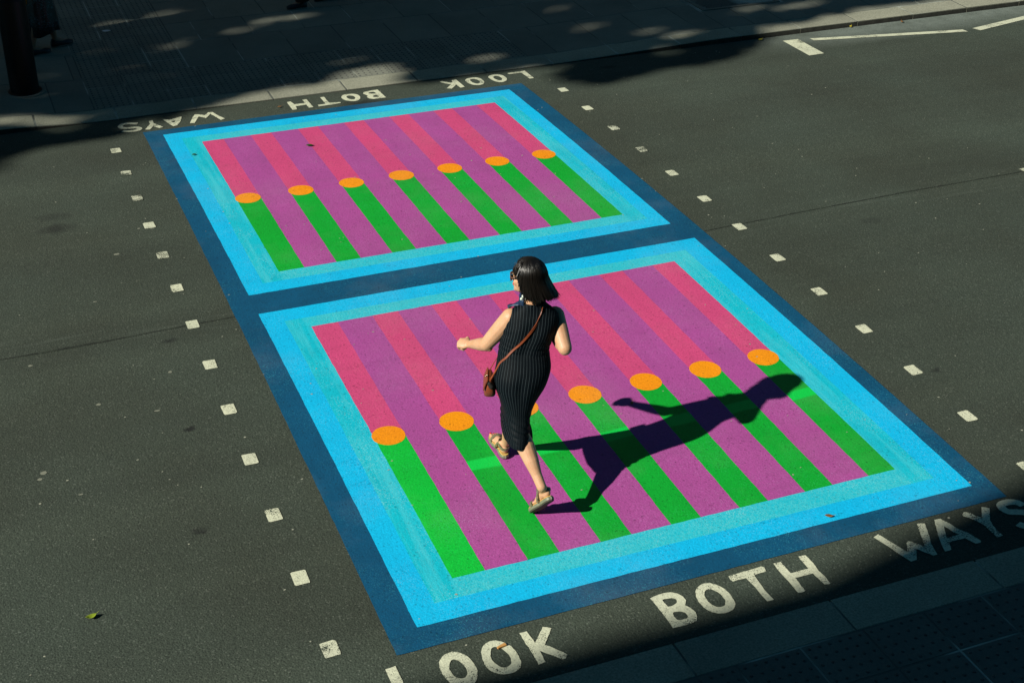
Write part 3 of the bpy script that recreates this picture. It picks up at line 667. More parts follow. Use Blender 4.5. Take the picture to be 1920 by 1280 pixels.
building(-40, 40, 17.5, 10, 17.0, 'unseen long stone terrace added behind the far pavement to block skylight')  # out of view, added to block skylight and deepen the shade

SHADE = [(-9, 7.2), (-4, 7.4), (-1.41, 7.65), (-1.11, 7.71), (-0.96, 8.05), (-0.69, 8.18), (-0.3, 8.17), (0.11, 8.27), (0.37, 8.62), (0.64, 8.59), (0.79, 8.71), (1.17, 8.76), (1.66, 9.0), (2.17, 9.1), (2.52, 9.15), (2.72, 9.42), (3.04, 9.44), (3.42, 9.36), (3.67, 9.16), (3.36, 8.89), (3.47, 8.68), (3.77, 8.74), (4.61, 8.73), (4.96, 8.78), (5.24, 8.63), (5.07, 8.39), (5.1, 8.14), (5.4, 7.9), (5.67, 7.95), (6.19, 8.14), (6.7, 8.11), (7.08, 8.17), (7.72, 8.49), (8.19, 9.07), (8.94, 9.03), (9.45, 9.2), (10.06, 9.21), (11.28, 9.29), (12.88, 9.13), (18, 9.4), (18, 14.5), (-9, 14.5)]
SUNLIT = [
 [(0.37, 11.81), (0.72, 11.99), (1.4, 11.93), (1.27, 11.79), (0.74, 11.76), (0.47, 11.68)],
 [(1.17, 12.13), (1.34, 12.18), (1.69, 12.15), (1.46, 12.09)],
 [(0.95, 10.9), (1.25, 10.99), (1.61, 11.17), (1.29, 10.85), (1.02, 10.78)],
 [(-1.09, 9.19), (-0.78, 9.12), (-0.65, 8.98), (-0.7, 8.87), (-1.12, 8.88)],
 [(-0.55, 8.94), (-0.36, 9.02), (-0.01, 8.97), (-0.03, 8.67), (-0.39, 8.72), (-0.6, 8.8)],
 [(2.2, 11.28), (2.55, 11.5), (3.0, 11.52), (2.8, 11.4), (2.35, 11.25)],
 [(4.24, 9.13), (4.45, 9.25), (4.81, 9.22), (4.59, 9.08), (4.28, 9.06)],
 [(5.94, 9.73), (6.16, 9.83), (6.4, 9.79), (6.28, 9.69), (6.03, 9.63)],
 [(6.74, 9.07), (7.11, 9.16), (7.29, 9.09), (7.16, 8.96), (6.8, 8.98)],
 [(6.55, 9.34), (6.92, 9.43), (6.91, 9.32), (6.61, 9.25)],
 [(8.47, 9.54), (9.04, 9.69), (9.5, 9.59), (9.25, 9.51), (8.61, 9.51)],
 [(6.47, 8.73), (6.68, 8.75), (6.69, 8.63), (6.48, 8.63)],
 [(8.05, 9.69), (8.56, 9.7), (8.49, 9.57), (8.08, 9.54)],
 [(-0.56, 8.72), (-0.39, 8.72), (-0.16, 8.67), (-0.24, 8.62), (-0.51, 8.63)],
 [(-0.49, 10.28), (-0.4, 10.34), (-0.39, 10.25), (-0.47, 10.2)],
 [(2.57, 9.56), (2.85, 9.65), (3.25, 9.7), (3.16, 9.61), (2.82, 9.54)],
 [(1.8, 11.16), (2.02, 11.24), (2.2, 11.3), (2.07, 11.17), (1.85, 11.08)]]
def inside(p, poly):
    x, y = p; c = False; n = len(poly)
    for i in range(n):
        x1, y1 = poly[i]; x2, y2 = poly[(i+1) % n]
        if (y1 > y) != (y2 > y) and x < (x2-x1)*(y-y1)/(y2-y1)+x1: c = not c
    return c
TREES = [(-24.5, 10.6), (-17.8, 10.9), (-10.6, 10.9), (-3.4, 10.9)]
crown_v = [[] for _ in TREES]; crown_f = [[] for _ in TREES]
rt = random.Random(11)
x = -9.0
STEP = 0.09
while x < 18:
    y = 7.2
    while y < 14.5:
        p = (x+rt.uniform(-.5, .5)*STEP, y+rt.uniform(-.5, .5)*STEP)
        y += STEP
        if not inside(p, SHADE): continue
        if any(inside((p[0]+0.10*math.cos(a), p[1]+0.07*math.sin(a)), q) for q in SUNLIT for a in (0, 1.05, 2.09, 3.14, 4.19, 5.24)) and rt.random() < 0.9: continue
        best = None
        for _ in range(7):
            h = rt.uniform(8.0, 15.0); L = h/math.sin(SUN_EL); q = Vector((p[0], p[1], ZF))+to_sun*L
            for ti, (tx, ty) in enumerate(TREES):
                d = math.hypot((q.x-tx)/4.6, (q.y-ty)/4.6, (q.z-11.3)/3.4)+rt.uniform(0, .25)
                if best is None or d < best[0]: best = (d, q, ti)
        _, q, ti = best
        s = rt.uniform(0.10, 0.165); nrm = Vector((rt.gauss(0, .5), rt.gauss(0, .5), 1)).normalized()
        t = nrm.orthogonal().normalized(); t.rotate(Matrix.Rotation(rt.uniform(0, 2*PI), 3, nrm)); u2 = nrm.cross(t)
        V = crown_v[ti]; b = len(V)
        for (a, c) in ((1.3, 0), (.55, .75), (-.5, .85), (-1.2, 0), (-.5, -.85), (.55, -.75)): V.append(tuple(q+t*a*s+u2*c*s))
        crown_f[ti].append((b, b+1, b+2, b+3, b+4, b+5))
    x += STEP
BARK = plain('mottled bark', (0.10, 0.09, 0.065), 0.9, nscale=4, amt=0.5)
LEAFT = plain('tree leaf', (0.05, 0.10, 0.02), 0.6, nscale=1.0, amt=0.3)
TL = ['street tree furthest up the far pavement', 'second street tree up the far pavement with a wide crown', 'street tree on the far pavement left of the lamp column', 'street tree on the far pavement nearest the crossing']
for ti, (tx, ty) in enumerate(TREES):
    if not crown_v[ti]: continue
    zt = pave_z(tx, ty); t = thing('plane_tree', (tx, ty, zt), TL[ti], 'tree', 'street trees')
    bm = bmesh.new()
    def limb(a, b, ra, rb, n=10):
        a = Vector(a); b = Vector(b); d = (b-a).normalized(); o1 = d.orthogonal().normalized(); o2 = d.cross(o1); rr = []
        for k in range(5):
            f = k/4; c = a.lerp(b, f)+Vector((0.12*noise.noise(a+Vector((f*2, 0, 0))), 0.12*noise.noise(a+Vector((0, f*2, 0))), 0))*min(f, 1); r_ = ra+(rb-ra)*f
            rr.append([bm.verts.new(c+o1*r_*math.cos(q*2*PI/n)+o2*r_*math.sin(q*2*PI/n)) for q in range(n)])
        for p_, q_ in zip(rr[:-1], rr[1:]):
            for k in range(n): bm.faces.new((p_[k], p_[(k+1) % n], q_[(k+1) % n], q_[k]))
    limb((tx, ty, zt-0.1), (tx+0.2, ty-0.1, zt+7.6), 0.26, 0.17)
    for k in range(8):
        a = k*2*PI/8+ti; limb((tx+0.2, ty-0.1, zt+7.0+0.2*k), (tx+2.6*math.cos(a), ty+2.6*math.sin(a), zt+10.5+rt.uniform(-.5, 1.2)), 0.11, 0.03)
    from_bm('trunk', bm, BARK, t)
    from_py('crown', crown_v[ti], crown_f[ti], LEAFT, t)
# ------------------------------------------------------------------ figures
def ringed(bm, rings, cap=True):
    n = len(rings[0]); R_ = [[bm.verts.new(p) for p in r] for r in rings]
    for a, b in zip(R_[:-1], R_[1:]):
        for k in range(n): bm.faces.new((a[k], a[(k+1) % n], b[(k+1) % n], b[k]))
    if cap: bm.faces.new(R_[0][::-1]); bm.faces.new(R_[-1])
def capsule(bm, a, b, ra, rb, n=14, flat=1.0, side=None):
    """tapered limb with rounded ends; flat squashes it across `side`"""
    a = Vector(a); b = Vector(b); d = b-a; L = d.length
    d = d.normalized() if L > 1e-6 else Vector((0, 0, 1))
    o1 = Vector(side) if side is not None else d.orthogonal()
    o1 = (o1-d*o1.dot(d)).normalized(); o2 = d.cross(o1); rings = []
    prof = [(-math.cos(t)*ra, math.sin(t)*ra) for t in (0.12, 0.5, 0.95, 1.35)]+[(L*f, ra+(rb-ra)*f) for f in (0, .25, .5, .75, 1)]+[(L+math.cos(t)*rb, math.sin(t)*rb) for t in (1.35, .95, .5, .12)]
    for (z, r) in prof: rings.append([a+d*z+o1*r*flat*math.cos(k*2*PI/n)+o2*r*math.sin(k*2*PI/n) for k in range(n)])
    ringed(bm, rings)
def chain(bm, pts, n=14, flat=1.0, side=None):
    for (a, ra), (b, rb) in zip(pts[:-1], pts[1:]): capsule(bm, a, b, ra, rb, n, flat, side)
def ellipsoid(bm, c, ax, radii, seg=20, rg=14):
    c = Vector(c); X, Y, Z = [Vector(v).normalized() for v in ax]
    r = bmesh.ops.create_uvsphere(bm, u_segments=seg, v_segments=rg, radius=1)
    for v in r['verts']: p = v.co.copy(); v.co = c+X*p.x*radii[0]+Y*p.y*radii[1]+Z*p.z*radii[2]
def fuse(name, bm, vox, mat, parent, smooth=4, factor=0.5):
    """melt overlapping closed shapes into one continuous skin"""
    me = bpy.data.meshes.new('tmp'); bm.to_mesh(me); bm.free()
    o = bpy.data.objects.new('tmp', me); COL.objects.link(o)
    m = o.modifiers.new('r', 'REMESH'); m.mode = 'VOXEL'; m.voxel_size = vox; m.adaptivity = 0.0
    s = o.modifiers.new('s', 'SMOOTH'); s.iterations = smooth; s.factor = factor
    dg = bpy.context.evaluated_depsgraph_get(); dg.update()
    out = bpy.data.meshes.new_from_object(o.evaluated_get(dg)); out.name = name
    bpy.data.objects.remove(o); bpy.data.meshes.remove(me)
    out.polygons.foreach_set('use_smooth', [True]*len(out.polygons)); out.materials.clear()
    return link_mesh(name, out, mat, parent)
def skin_mat(name, a, b_):
    m, nt, b = new_mat(name); n = N(nt); g = n.geo()
    c = n.mix(n.ramp(n.noise(g, 14, 4, 0.6), 0.3, 0.7), a, b_)
    c = n.mix(n.ramp(n.noise(g, 160, 2, 0.6), 0.60, 0.75, 0, 0.25), c, (0.42, 0.16, 0.09))
    nt.links.new(c, b.inputs['Base Color']); b.inputs['Roughness'].default_value = 0.5
    b.inputs['Subsurface Weight'].default_value = 0.12; b.inputs['Subsurface Radius'].default_value = (0.012, 0.005, 0.003); b.inputs['Subsurface Scale'].default_value = 1.0
    nt.links.new(n.bump(n.noise(g, 220, 2), 0.0004), b.inputs['Normal'])
    return m
SKIN = skin_mat('fair skin', (0.66, 0.385, 0.225), (0.57, 0.315, 0.175))
SKIN2 = skin_mat('tan skin', (0.35, 0.19, 0.12), (0.30, 0.16, 0.10))

UPV = Vector((0, 0, 1))
RV = Vector((0.928, -0.373, 0)).normalized()      # across her shoulders, towards her right
BV = Vector((-0.373, -0.928, 0)).normalized()     # the way her back faces
base = Vector((1.60, 1.03, road_z(1.03)+0.004))
W = thing('person', base, 'woman in dark pinstripe dress and sunglasses striding across the near mural, black bobbed hair', 'person')

# --- body: one continuous skin
bm = bmesh.new()
hd = Vector((1.622, 1.064, 1.490))                # middle of the skull
F = Vector((-0.77, 0.64, -0.06)).normalized(); S_ = F.cross(UPV).normalized(); H_ = S_.cross(F).normalized()
def hp(f, s, h): return hd+F*f+S_*s+H_*h
ellipsoid(bm, hp(-0.008, 0, 0.012), (F, S_, H_), (0.096, 0.074, 0.094))
ellipsoid(bm, hp(0.030, 0, -0.035), (F, S_, H_), (0.060, 0.062, 0.075))
ellipsoid(bm, hp(0.045, 0, -0.078), (F, S_, H_), (0.046, 0.047, 0.038))
ellipsoid(bm, hp(0.078, 0, -0.100), (F, S_, H_), (0.017, 0.019, 0.016))       # chin
for s in (-1, 1):
    ellipsoid(bm, hp(0.062, s*0.036, -0.035), (F, S_, H_), (0.022, 0.020, 0.024))   # cheek
    ellipsoid(bm, hp(0.080, s*0.026, 0.018), (F, S_, H_), (0.012, 0.022, 0.008))    # brow
    ellipsoid(bm, hp(0.078, s*0.030, -0.002), (F, S_, H_), (0.010, 0.013, 0.010))   # eye
    ellipsoid(bm, hp(-0.005, s*0.074, -0.012), (F, S_, H_), (0.017, 0.008, 0.030))  # ear
capsule(bm, hp(0.086, 0, 0.006), hp(0.099, 0, -0.030), 0.008, 0.0115)          # nose
ellipsoid(bm, hp(0.090, 0, -0.036), (F, S_, H_), (0.011, 0.016, 0.009))
ellipsoid(bm, hp(0.083, 0, -0.062), (F, S_, H_), (0.011, 0.023, 0.006))
ellipsoid(bm, hp(0.081, 0, -0.073), (F, S_, H_), (0.011, 0.020, 0.007))
nk = Vector((1.645, 1.035, 1.285))
chain(bm, [(nk-UPV*0.04, 0.062), (nk+UPV*0.04, 0.052), (hp(-0.015, 0, -0.07), 0.052)])
# trunk (covered by the dress)
def ell_ring(c, a, b, m=24, ang=0, A=RV, B=BV): return [Vector(c)+A*a*math.cos(2*PI*k/m)+B*b*math.sin(2*PI*k/m) for k in range(m)]
TR = [(0.80, 1.555, 1.0, .135, .095), (0.90, 1.574, 1.0, .150, .105), (1.02, 1.583, 1.02, .125, .082), (1.12, 1.620, 1.03, .140, .088), (1.20, 1.640, 1.03, .150, .080), (1.25, 1.646, 1.03, .125, .055), (1.285, 1.648, 1.03, .07, .045)]
ringed(bm, [ell_ring((x, y, z), a, b) for z, x, y, a, b in TR])
# left arm, swung forward and out
Lsh = Vector((1.522, 1.085, 1.205)); Lel = Vector((1.392, 1.165, 1.000)); Lwr = Vector((1.362, 1.378, 0.893)); 
chain(bm, [(Lsh+RV*0.03, 0.052), (Lsh, 0.060), (Lsh.lerp(Lel, .45), 0.055), (Lel, 0.044)])
chain(bm, [(Lel, 0.044), (Lel.lerp(Lwr, .28), 0.043), (Lel.lerp(Lwr, .7), 0.033), (Lwr, 0.026)])
ellipsoid(bm, Lel+Vector((0.012, -0.022, -0.018)), ((1, 0, 0), (0, 1, 0), (0, 0, 1)), (0.020, 0.02, 0.022))
# right arm, elbow drawn back
Rsh = Vector((1.797, 1.038, 1.188)); Rel = Vector((1.792, 0.868, 1.042)); Rwr = Vector((1.785, 1.085, 1.052))
Rel = Vector((1.790, 0.860, 1.052))
chain(bm, [(Rsh-RV*0.03, 0.052), (Rsh, 0.060), (Rsh.lerp(Rel, .45), 0.055), (Rel, 0.044)])
chain(bm, [(Rel, 0.041), (Rel.lerp(Rwr, .3), 0.041), (Rel.lerp(Rwr, .75), 0.030), (Rwr, 0.0235)])
# legs: left pushes off behind, right has just landed in front
Lhip = Vector((1.500, 1.02, 0.84)); Lkn = Vector((1.508, 0.925, 0.505)); Lan = Vector((1.558, 0.640, 0.222))
Rhip = Vector((1.640, 0.98, 0.84)); Rkn = Vector((1.560, 1.175, 0.470)); Ran = Vector((1.612, 1.368, 0.095))
chain(bm, [(Lhip, 0.088), (Lhip.lerp(Lkn, .5), 0.076), (Lkn, 0.055)])
cb = Vector((0.0, -0.006, 0))
chain(bm, [(Lkn, 0.054), (Lkn.lerp(Lan, .15)+cb, 0.055), (Lkn.lerp(Lan, .32)+cb*2.4, 0.0585), (Lkn.lerp(Lan, .55)+cb*2, 0.048), (Lkn.lerp(Lan, .80), 0.034), (Lan, 0.031)])
chain(bm, [(Rhip, 0.088), (Rhip.lerp(Rkn, .5), 0.076), (Rkn, 0.055)])
chain(bm, [(Rkn, 0.053), (Rkn.lerp(Ran, .2)-UPV*0, 0.052), (Rkn.lerp(Ran, .32)+cb*3, 0.057), (Rkn.lerp(Ran, .55)+cb*2, 0.046), (Rkn.lerp(Ran, .80), 0.034), (Ran, 0.031)])
# hands: closed round nothing, fingers curled
def hand(bm, wr, fw, back, thumb_side, curl, spread=0.0):
    """fw: towards the knuckles, back: the way the back of the hand faces, thumb_side: towards the thumb"""
    fw = Vector(fw).normalized(); back = Vector(back); back = (back-fw*back.dot(fw)).normalized(); th = fw.cross(back)
    if th.dot(Vector(thumb_side)) < 0: th = -th
    c = wr+fw*0.045
    ellipsoid(bm, c, (fw, th, back), (0.050, 0.040, 0.0185))
    capsule(bm, wr-fw*0.01, wr+fw*0.03, 0.022, 0.022, flat=0.75, side=back)
    for k, (off, ln) in enumerate(((0.027, 0.90), (0.009, 1.0), (-0.009, 0.94), (-0.026, 0.76))):
        p = wr+fw*(0.080-abs(off)*0.12)+th*off; d = fw.copy(); seg = [0.040*ln, 0.025*ln, 0.020*ln]; r = 0.0100
        for j in range(3):
            ang = curl[j]+spread*(1.5-k)*0.1; ax = th
            sgn = 1 if (Matrix.Rotation(0.3, 3, ax) @ d).dot(-back) > d.dot(-back) else -1
            d = Matrix.Rotation(sgn*ang, 3, ax) @ d; q = p+d*seg[j]
            capsule(bm, p, q, r, r*0.92, n=10); p = q; r *= 0.92
    t0 = wr+fw*0.022+th*0.026-back*0.004; t1 = t0+(fw*0.55+th*0.65-back*0.35).normalized()*0.036; t2 = t1+(fw*0.75-th*0.15-back*0.6).normalized()*0.030; t3 = t2+(fw*0.35-th*0.6-back*0.6).normalized()*0.022
    chain(bm, [(t0, 0.0125), (t1, 0.0108), (t2, 0.0098), (t3, 0.0085)], n=10)
    return th
Ld = (Lwr-Lel).normalized()
hand(bm, Lwr, Ld*0.6+Vector((-0.55, 0.15, 0.16)), Vector((-0.25, -0.45, 0.8)), Vector((0.3, 0.6, 0.5)), (1.45, 1.65, 1.0))
Rd = (Rwr-Rel).normalized()
hand(bm, Rwr, Rd+Vector((-0.25, 0, 0.1)), Vector((0.7, 0.0, 0.7)), Vector((-0.2, 0.3, 0.9)), (0.35, 0.5, 0.35), 0.6)

# feet: local frame x across, y heel to toe, z up from the bottom of the sole
def frame_at(origin, fwd, up, heel_local):
    f = Vector(fwd).normalized(); u_ = Vector(up); u_ = (u_-f*u_.dot(f)).normalized(); x = f.cross(u_)
    m = Matrix(((x.x, f.x, u_.x), (x.y, f.y, u_.y), (x.z, f.z, u_.z)))
    o = Vector(origin)-m @ Vector(heel_local)
    return lambda p: o+m @ Vector(p), m
Lf, Lm = frame_at((1.545, 0.736, road_z(0.74)+0.006), (-0.20, 0.63, -0.74), (-0.02, 0.75, 0.64), (0, 0.262, 0))
Rf, Rm = frame_at((1.598, 1.345, road_z(1.345)+0.006), (0.06, 1.0, 0.05), (0.02, -0.05, 1), (0, 0.0, 0))
def foot(bm, T, m, inner, ankle, toe_bend=0.0):
    """inner = +1 when the big toe is on the +x side"""
    ax = (m.col[0], m.col[1], m.col[2])
    ellipsoid(bm, T((0, 0.042, 0.064)), ax, (0.029, 0.040, 0.034))
    chain(bm, [(T((0, 0.055, 0.070)), 0.030), (T((0.002*inner, 0.10, 0.064)), 0.030), (T((0.004*inner, 0.160, 0.050)), 0.026), (T((0.004*inner, 0.190, 0.043)), 0.019)])
    ellipsoid(bm, T((0.002*inner, 0.175, 0.044)), ax, (0.044, 0.045, 0.015))
    ellipsoid(bm, T((0, 0.13, 0.047)), ax, (0.036, 0.05, 0.020))
    for k, (x_, y_, r_) in enumerate(((0.030, 0.240, 0.0115), (0.011, 0.236, 0.0085), (-0.004, 0.228, 0.0080), (-0.018, 0.217, 0.0075), (-0.031, 0.203, 0.0075))):
        capsule(bm, T((x_*inner*1.0, 0.195, 0.042)), T((x_*inner, y_, 0.040)), r_*1.1, r_, n=10)
    for s in (-1, 1): ellipsoid(bm, T((s*0.026, 0.058, 0.098)), ax, (0.012, 0.014, 0.014))
    chain(bm, [(T((0, 0.052, 0.085)), 0.031), (Vector(ankle), 0.031)])
foot(bm, Lf, Lm, 1, Lan); foot(bm, Rf, Rm, -1, Ran)
fuse('body', bm, 0.0045, SKIN, W, smooth=5, factor=0.5)

# --- sandals
SOLE = plain('pewter sandal sole', (0.20, 0.21, 0.14), 0.5, metal=0.12, nscale=40, amt=0.2)
CORK = plain('tan footbed', (0.55, 0.36, 0.10), 0.7, nscale=80, amt=0.3)
STRAP = plain('olive grey leather', (0.155, 0.150, 0.085), 0.42, nscale=60, amt=0.2)
UNDER = plain('dark rubber tread', (0.06, 0.055, 0.04), 0.8)
NAIL = plain('red nail varnish', (0.65, 0.01, 0.02), 0.25)
def sandal(T, m, inner, label):
    s = thing('sandal', (0, 0, 0), None, None); del_keys = [k for k in s.keys()]
    s.parent = W; s.location = T((0, 0.1, 0))-base; s['label'] = label
    def outline(grow, n=72):
        P = []
        for k in range(n):
            a = 2*PI*k/n; y = 0.128-0.134*math.cos(a)*(1+grow/0.13)
            t = (y+0.006)/0.268; t = min(max(t, 0), 1)
            wd = 0.030+0.016*sstep(0.3, 0.75, t)-0.004*math.exp(-((t-0.42)/0.15)**2)
            wd *= max(0.0, 1-abs(2*t-1)**7)**0.5; x = math.sin(a); x = (wd+grow)*(1 if x > 0 else -1)*min(1, abs(x)*3.0)
            P.append((x+0.004*inner*t, y))
        return P
    def slab(name, z0, z1, grow, mat, ch=0.003):
        bm = bmesh.new(); o1 = outline(grow); o0 = outline(grow-ch)
        ringed(bm, [[T((x, y, z0)) for x, y in o0], [T((x, y, z0+ch)) for x, y in o1], [T((x, y, z1-ch)) for x, y in o1], [T((x, y, z1)) for x, y in o0]])
        bmesh.ops.recalc_face_normals(bm, faces=bm.faces)
        return from_bm(name, bm, mat, s, smooth=False)
    slab('tread', 0.0, 0.007, 0.001, UNDER, 0.002); slab('sole', 0.0072, 0.027, 0.004, SOLE); slab('footbed', 0.0272, 0.0335, -0.001, CORK, 0.002)
    def strap(name, pts, wdir, wd, th=0.003, mat=STRAP):
        """leather band through points (local), wdir its width direction per point"""
        bm = bmesh.new(); P = []
        for i in range(len(pts)-1):
            p0, p1, p2, p3 = [Vector(pts[min(max(i+q, 0), len(pts)-1)]) for q in (-1, 0, 1, 2)]
            for k in range(5):
                t = k/5; P.append((0.5*((2*p1)+(p2-p0)*t+(2*p0-5*p1+4*p2-p3)*t*t+(3*p1-p0-3*p2+p3)*t**3), (i+t)/(len(pts)-1)))
        P.append((Vector(pts[-1]), 1.0)); rings = []
        for i, (p, t) in enumerate(P):
            tg = (P[min(i+1, len(P)-1)][0]-P[max(i-1, 0)][0]).normalized(); w_ = Vector(wdir[0]).lerp(Vector(wdir[1]), t); w_ = (w_-tg*w_.dot(tg)).normalized(); n_ = tg.cross(w_)
            rings.append([T(p+w_*wd/2*a+n_*th/2*b) for a, b in ((-1, -1), (-1, 1), (1, 1), (1, -1))])
        ringed(bm, rings); bmesh.ops.recalc_face_normals(bm, faces=bm.faces)
        return from_bm(name, bm, mat, s, smooth=False)
    strap('toe_strap', [(-0.047, 0.178, 0.026), (-0.046, 0.180, 0.045), (-0.028, 0.184, 0.064), (0, 0.186, 0.070), (0.028, 0.184, 0.064), (0.048, 0.180, 0.045), (0.048, 0.178, 0.026)], ((0, 1, 0), (0, 1, 0)), 0.024)
    strap('ankle_strap', [(0, 0.096, 0.102), (0.024, 0.085, 0.102), (0.036, 0.055, 0.092), (0.028, 0.016, 0.078), (0, 0.001, 0.074), (-0.028, 0.016, 0.078), (-0.036, 0.055, 0.092), (-0.024, 0.085, 0.102), (0, 0.096, 0.102)], ((0, 0, 1), (0, 0, 1)), 0.019)
    for q in (-1, 1):
        strap('side_strap', [(q*0.042, 0.105, 0.026), (q*0.042, 0.095, 0.050), (q*0.037, 0.080, 0.080), (q*0.036, 0.066, 0.094)], ((0, 1, -0.3), (0, 1, 0)), 0.015)
    bm = bmesh.new(); c = (-inner*0.040, 0.064, 0.094)
    for a in range(10):
        t0, t1 = 2*PI*a/10, 2*PI*(a+1)/10
        capsule(bm, T((c[0], c[1]+0.011*math.cos(t0), c[2]+0.013*math.sin(t0))), T((c[0], c[1]+0.011*math.cos(t1), c[2]+0.013*math.sin(t1))), 0.0016, 0.0016, n=6)
    from_bm('buckle', bm, SOLE, s)
sandal(Lf, Lm, 1, 'raised rear sandal'); sandal(Rf, Rm, -1, 'front sandal flat on the paint')
for T, m, inner in ((Lf, Lm, 1), (Rf, Rm, -1)):
    for k, (x_, y_, r_) in enumerate(((0.030, 0.243, 0.0095), (0.011, 0.238, 0.006), (-0.004, 0.231, 0.0055), (-0.018, 0.219, 0.005), (-0.031, 0.205, 0.005))):
        bm = bmesh.new(); ellipsoid(bm, T((x_*inner, y_, 0.0495 if k == 0 else 0.0465)), (m.col[0], m.col[1], m.col[2]), (r_*0.85, r_*0.95, 0.0035), 10, 8); from_bm('toenail', bm, NAIL, W, smooth=True)

# --- dress: fitted, sleeveless, pinstriped
def dress_mat():
    m, nt, b = new_mat('navy pinstripe cloth'); n = N(nt)
    uv = n.node('ShaderNodeUVMap'); uv.uv_map = 'UVMap'; s = n.sep(uv.outputs[0]); g = n.geo()
    fr = n.math('ABSOLUTE', n.math('SUBTRACT', n.math('FRACT', s[0]), 0.5))
    line = n.ramp(fr, 0.030, 0.055, 1, 0)
    weave = n.ramp(n.noise(g, 260, 2), 0.3, 0.7, 0.75, 1.1)
    cloth = n.mix(1.0, (0.0022, 0.0046, 0.0068), weave, 'MULTIPLY')
    c = n.mix(n.math('MULTIPLY', line, 0.85), cloth, (0.060, 0.080, 0.090))
    nt.links.new(c, b.inputs['Base Color']); b.inputs['Roughness'].default_value = 0.62
    b.inputs['Specular IOR Level'].default_value = 0.07; b.inputs['Sheen Weight'].default_value = 0.0; b.inputs['Sheen Roughness'].default_value = 0.4
    nt.links.new(n.bump(n.noise(g, 300, 2), 0.0006), b.inputs['Normal'])
    return m
DRESS = dress_mat()
LRV = Vector((0.985, -0.17, 0)).normalized()
# z, x, y, half width, half depth, turn towards stride (0 shoulders .. 1 hem), front/back shift of the seat
DR = [(0.425, 1.510, 0.982, 0.068, 0.212, 1.0, 0.0), (0.46, 1.511, 0.984, 0.069, 0.210, 1.0, 0.0), (0.50, 1.513, 0.988, 0.070, 0.198, 1.0, 0.0), (0.55, 1.517, 0.993, 0.075, 0.184, 0.95, 0.0),
      (0.61, 1.525, 0.998, 0.086, 0.168, 0.85, 0.0), (0.67, 1.532, 0.996, 0.106, 0.160, 0.65, 0.004), (0.73, 1.541, 0.994, 0.132, 0.150, 0.4, 0.010), (0.80, 1.551, 0.992, 0.160, 0.146, 0.15, 0.016),
      (0.86, 1.561, 0.992, 0.169, 0.142, 0.05, 0.018), (0.91, 1.572, 0.997, 0.168, 0.133, 0.0, 0.012), (0.969, 1.580, 1.008, 0.159, 0.118, 0.0, 0.004), (1.02, 1.585, 1.018, 0.153, 0.108, 0.0, 0.0),
      (1.067, 1.600, 1.022, 0.157, 0.109, 0, 0), (1.119, 1.622, 1.026, 0.164, 0.112, 0, 0), (1.17, 1.636, 1.03, 0.166, 0.106, 0, 0), (1.205, 1.642, 1.03, 0.163, 0.096, 0, 0),
      (1.232, 1.644, 1.03, 0.155, 0.084, 0, 0), (1.252, 1.647, 1.03, 0.138, 0.073, 0, 0), (1.272, 1.649, 1.031, 0.115, 0.066, 0, 0), (1.290, 1.650, 1.032, 0.092, 0.062, 0, 0), (1.308, 1.650, 1.033, 0.073, 0.060, 0, 0), (1.318, 1.650, 1.034, 0.066, 0.058, 0, 0), (1.3185, 1.650, 1.034, 0.062, 0.054, 0, 0)]
def dress_row(t):
    i = min(int(t), len(DR)-2); f = t-i; p0, p1, p2, p3 = [DR[min(max(i+q, 0), len(DR)-1)] for q in (-1, 0, 1, 2)]
    return [0.5*((2*b)+(c-a)*f+(2*a-5*b+4*c-d)*f*f+(3*b-a-3*c+d)*f**3) for a, b, c, d in zip(p0, p1, p2, p3)]
NA, NR_ = 160, 150
vs = []; uvr = []
for j in range(NR_+1):
    z, cx, cy, a, b, tw, sh = dress_row((len(DR)-1)*j/NR_)
    A = RV.lerp(LRV, min(max(tw, 0), 1)).normalized(); B = Vector((A.y, -A.x, 0)).normalized()
    if B.dot(BV) < 0: B = -B
    for k in range(NA):
        th = 2*PI*k/NA; c_, s__ = math.cos(th), math.sin(th)
        ex = 0.85 if z < 0.62 else 0.92
        ca = math.copysign(abs(c_)**ex, c_); sa = math.copysign(abs(s__)**ex, s__)
        p = Vector((cx, cy, z))+A*a*ca+B*(b*sa+sh)
        if 0.74 < z < 0.92 and s__ > 0:      # seat: two soft halves
            p += B*(-0.010*math.exp(-(c_/0.16)**2)*math.sin(PI*(z-0.74)/0.18))
        if 0.98 < z < 1.26 and s__ > 0:      # spine hollow and shoulder blades
            p += B*(-0.010*math.exp(-(c_/0.20)**2)+0.006*math.exp(-((abs(c_)-0.5)/0.25)**2)*math.exp(-((z-1.17)/0.05)**2))*sstep(0.98, 1.05, z)*(1-sstep(1.16, 1.25, z))*min(1.0, s__*3)
        # folds
        q = Vector((p.x*9, p.y*9, z*9))
        f = 0.0
        kn = math.exp(-((z-0.53)/0.06)**2)
        f += kn*0.0085*math.sin(z*150+2.4*c_*2+4*noise.noise(q*0.6))*(0.6+0.4*noise.noise(q))
        wst = math.exp(-((z-1.035)/0.045)**2)
        f += wst*0.0030*(0.35+0.65*abs(c_))*math.sin(z*190+3.0*c_+3*noise.noise(q*0.7))
        f += 0.0030*noise.noise(q)+0.0055*noise.noise(Vector((p.x*16, p.y*16, z*4)))*sstep(1.0, 0.5, z)
        arm = math.exp(-((z-1.12)/0.05)**2)*max(0, abs(c_)-0.55)
        f += arm*0.007*math.sin((z+abs(c_)*0.08)*120)
        p += (A*ca+B*sa).normalized()*f
        if j < 14: p.z += (0.008*math.sin(th*1.0+0.6)+0.008*noise.noise(Vector((p.x*10, p.y*10, 3))))*(1-j/14)
        vs.append(p)
NST = 50
fs = []; uvs = []
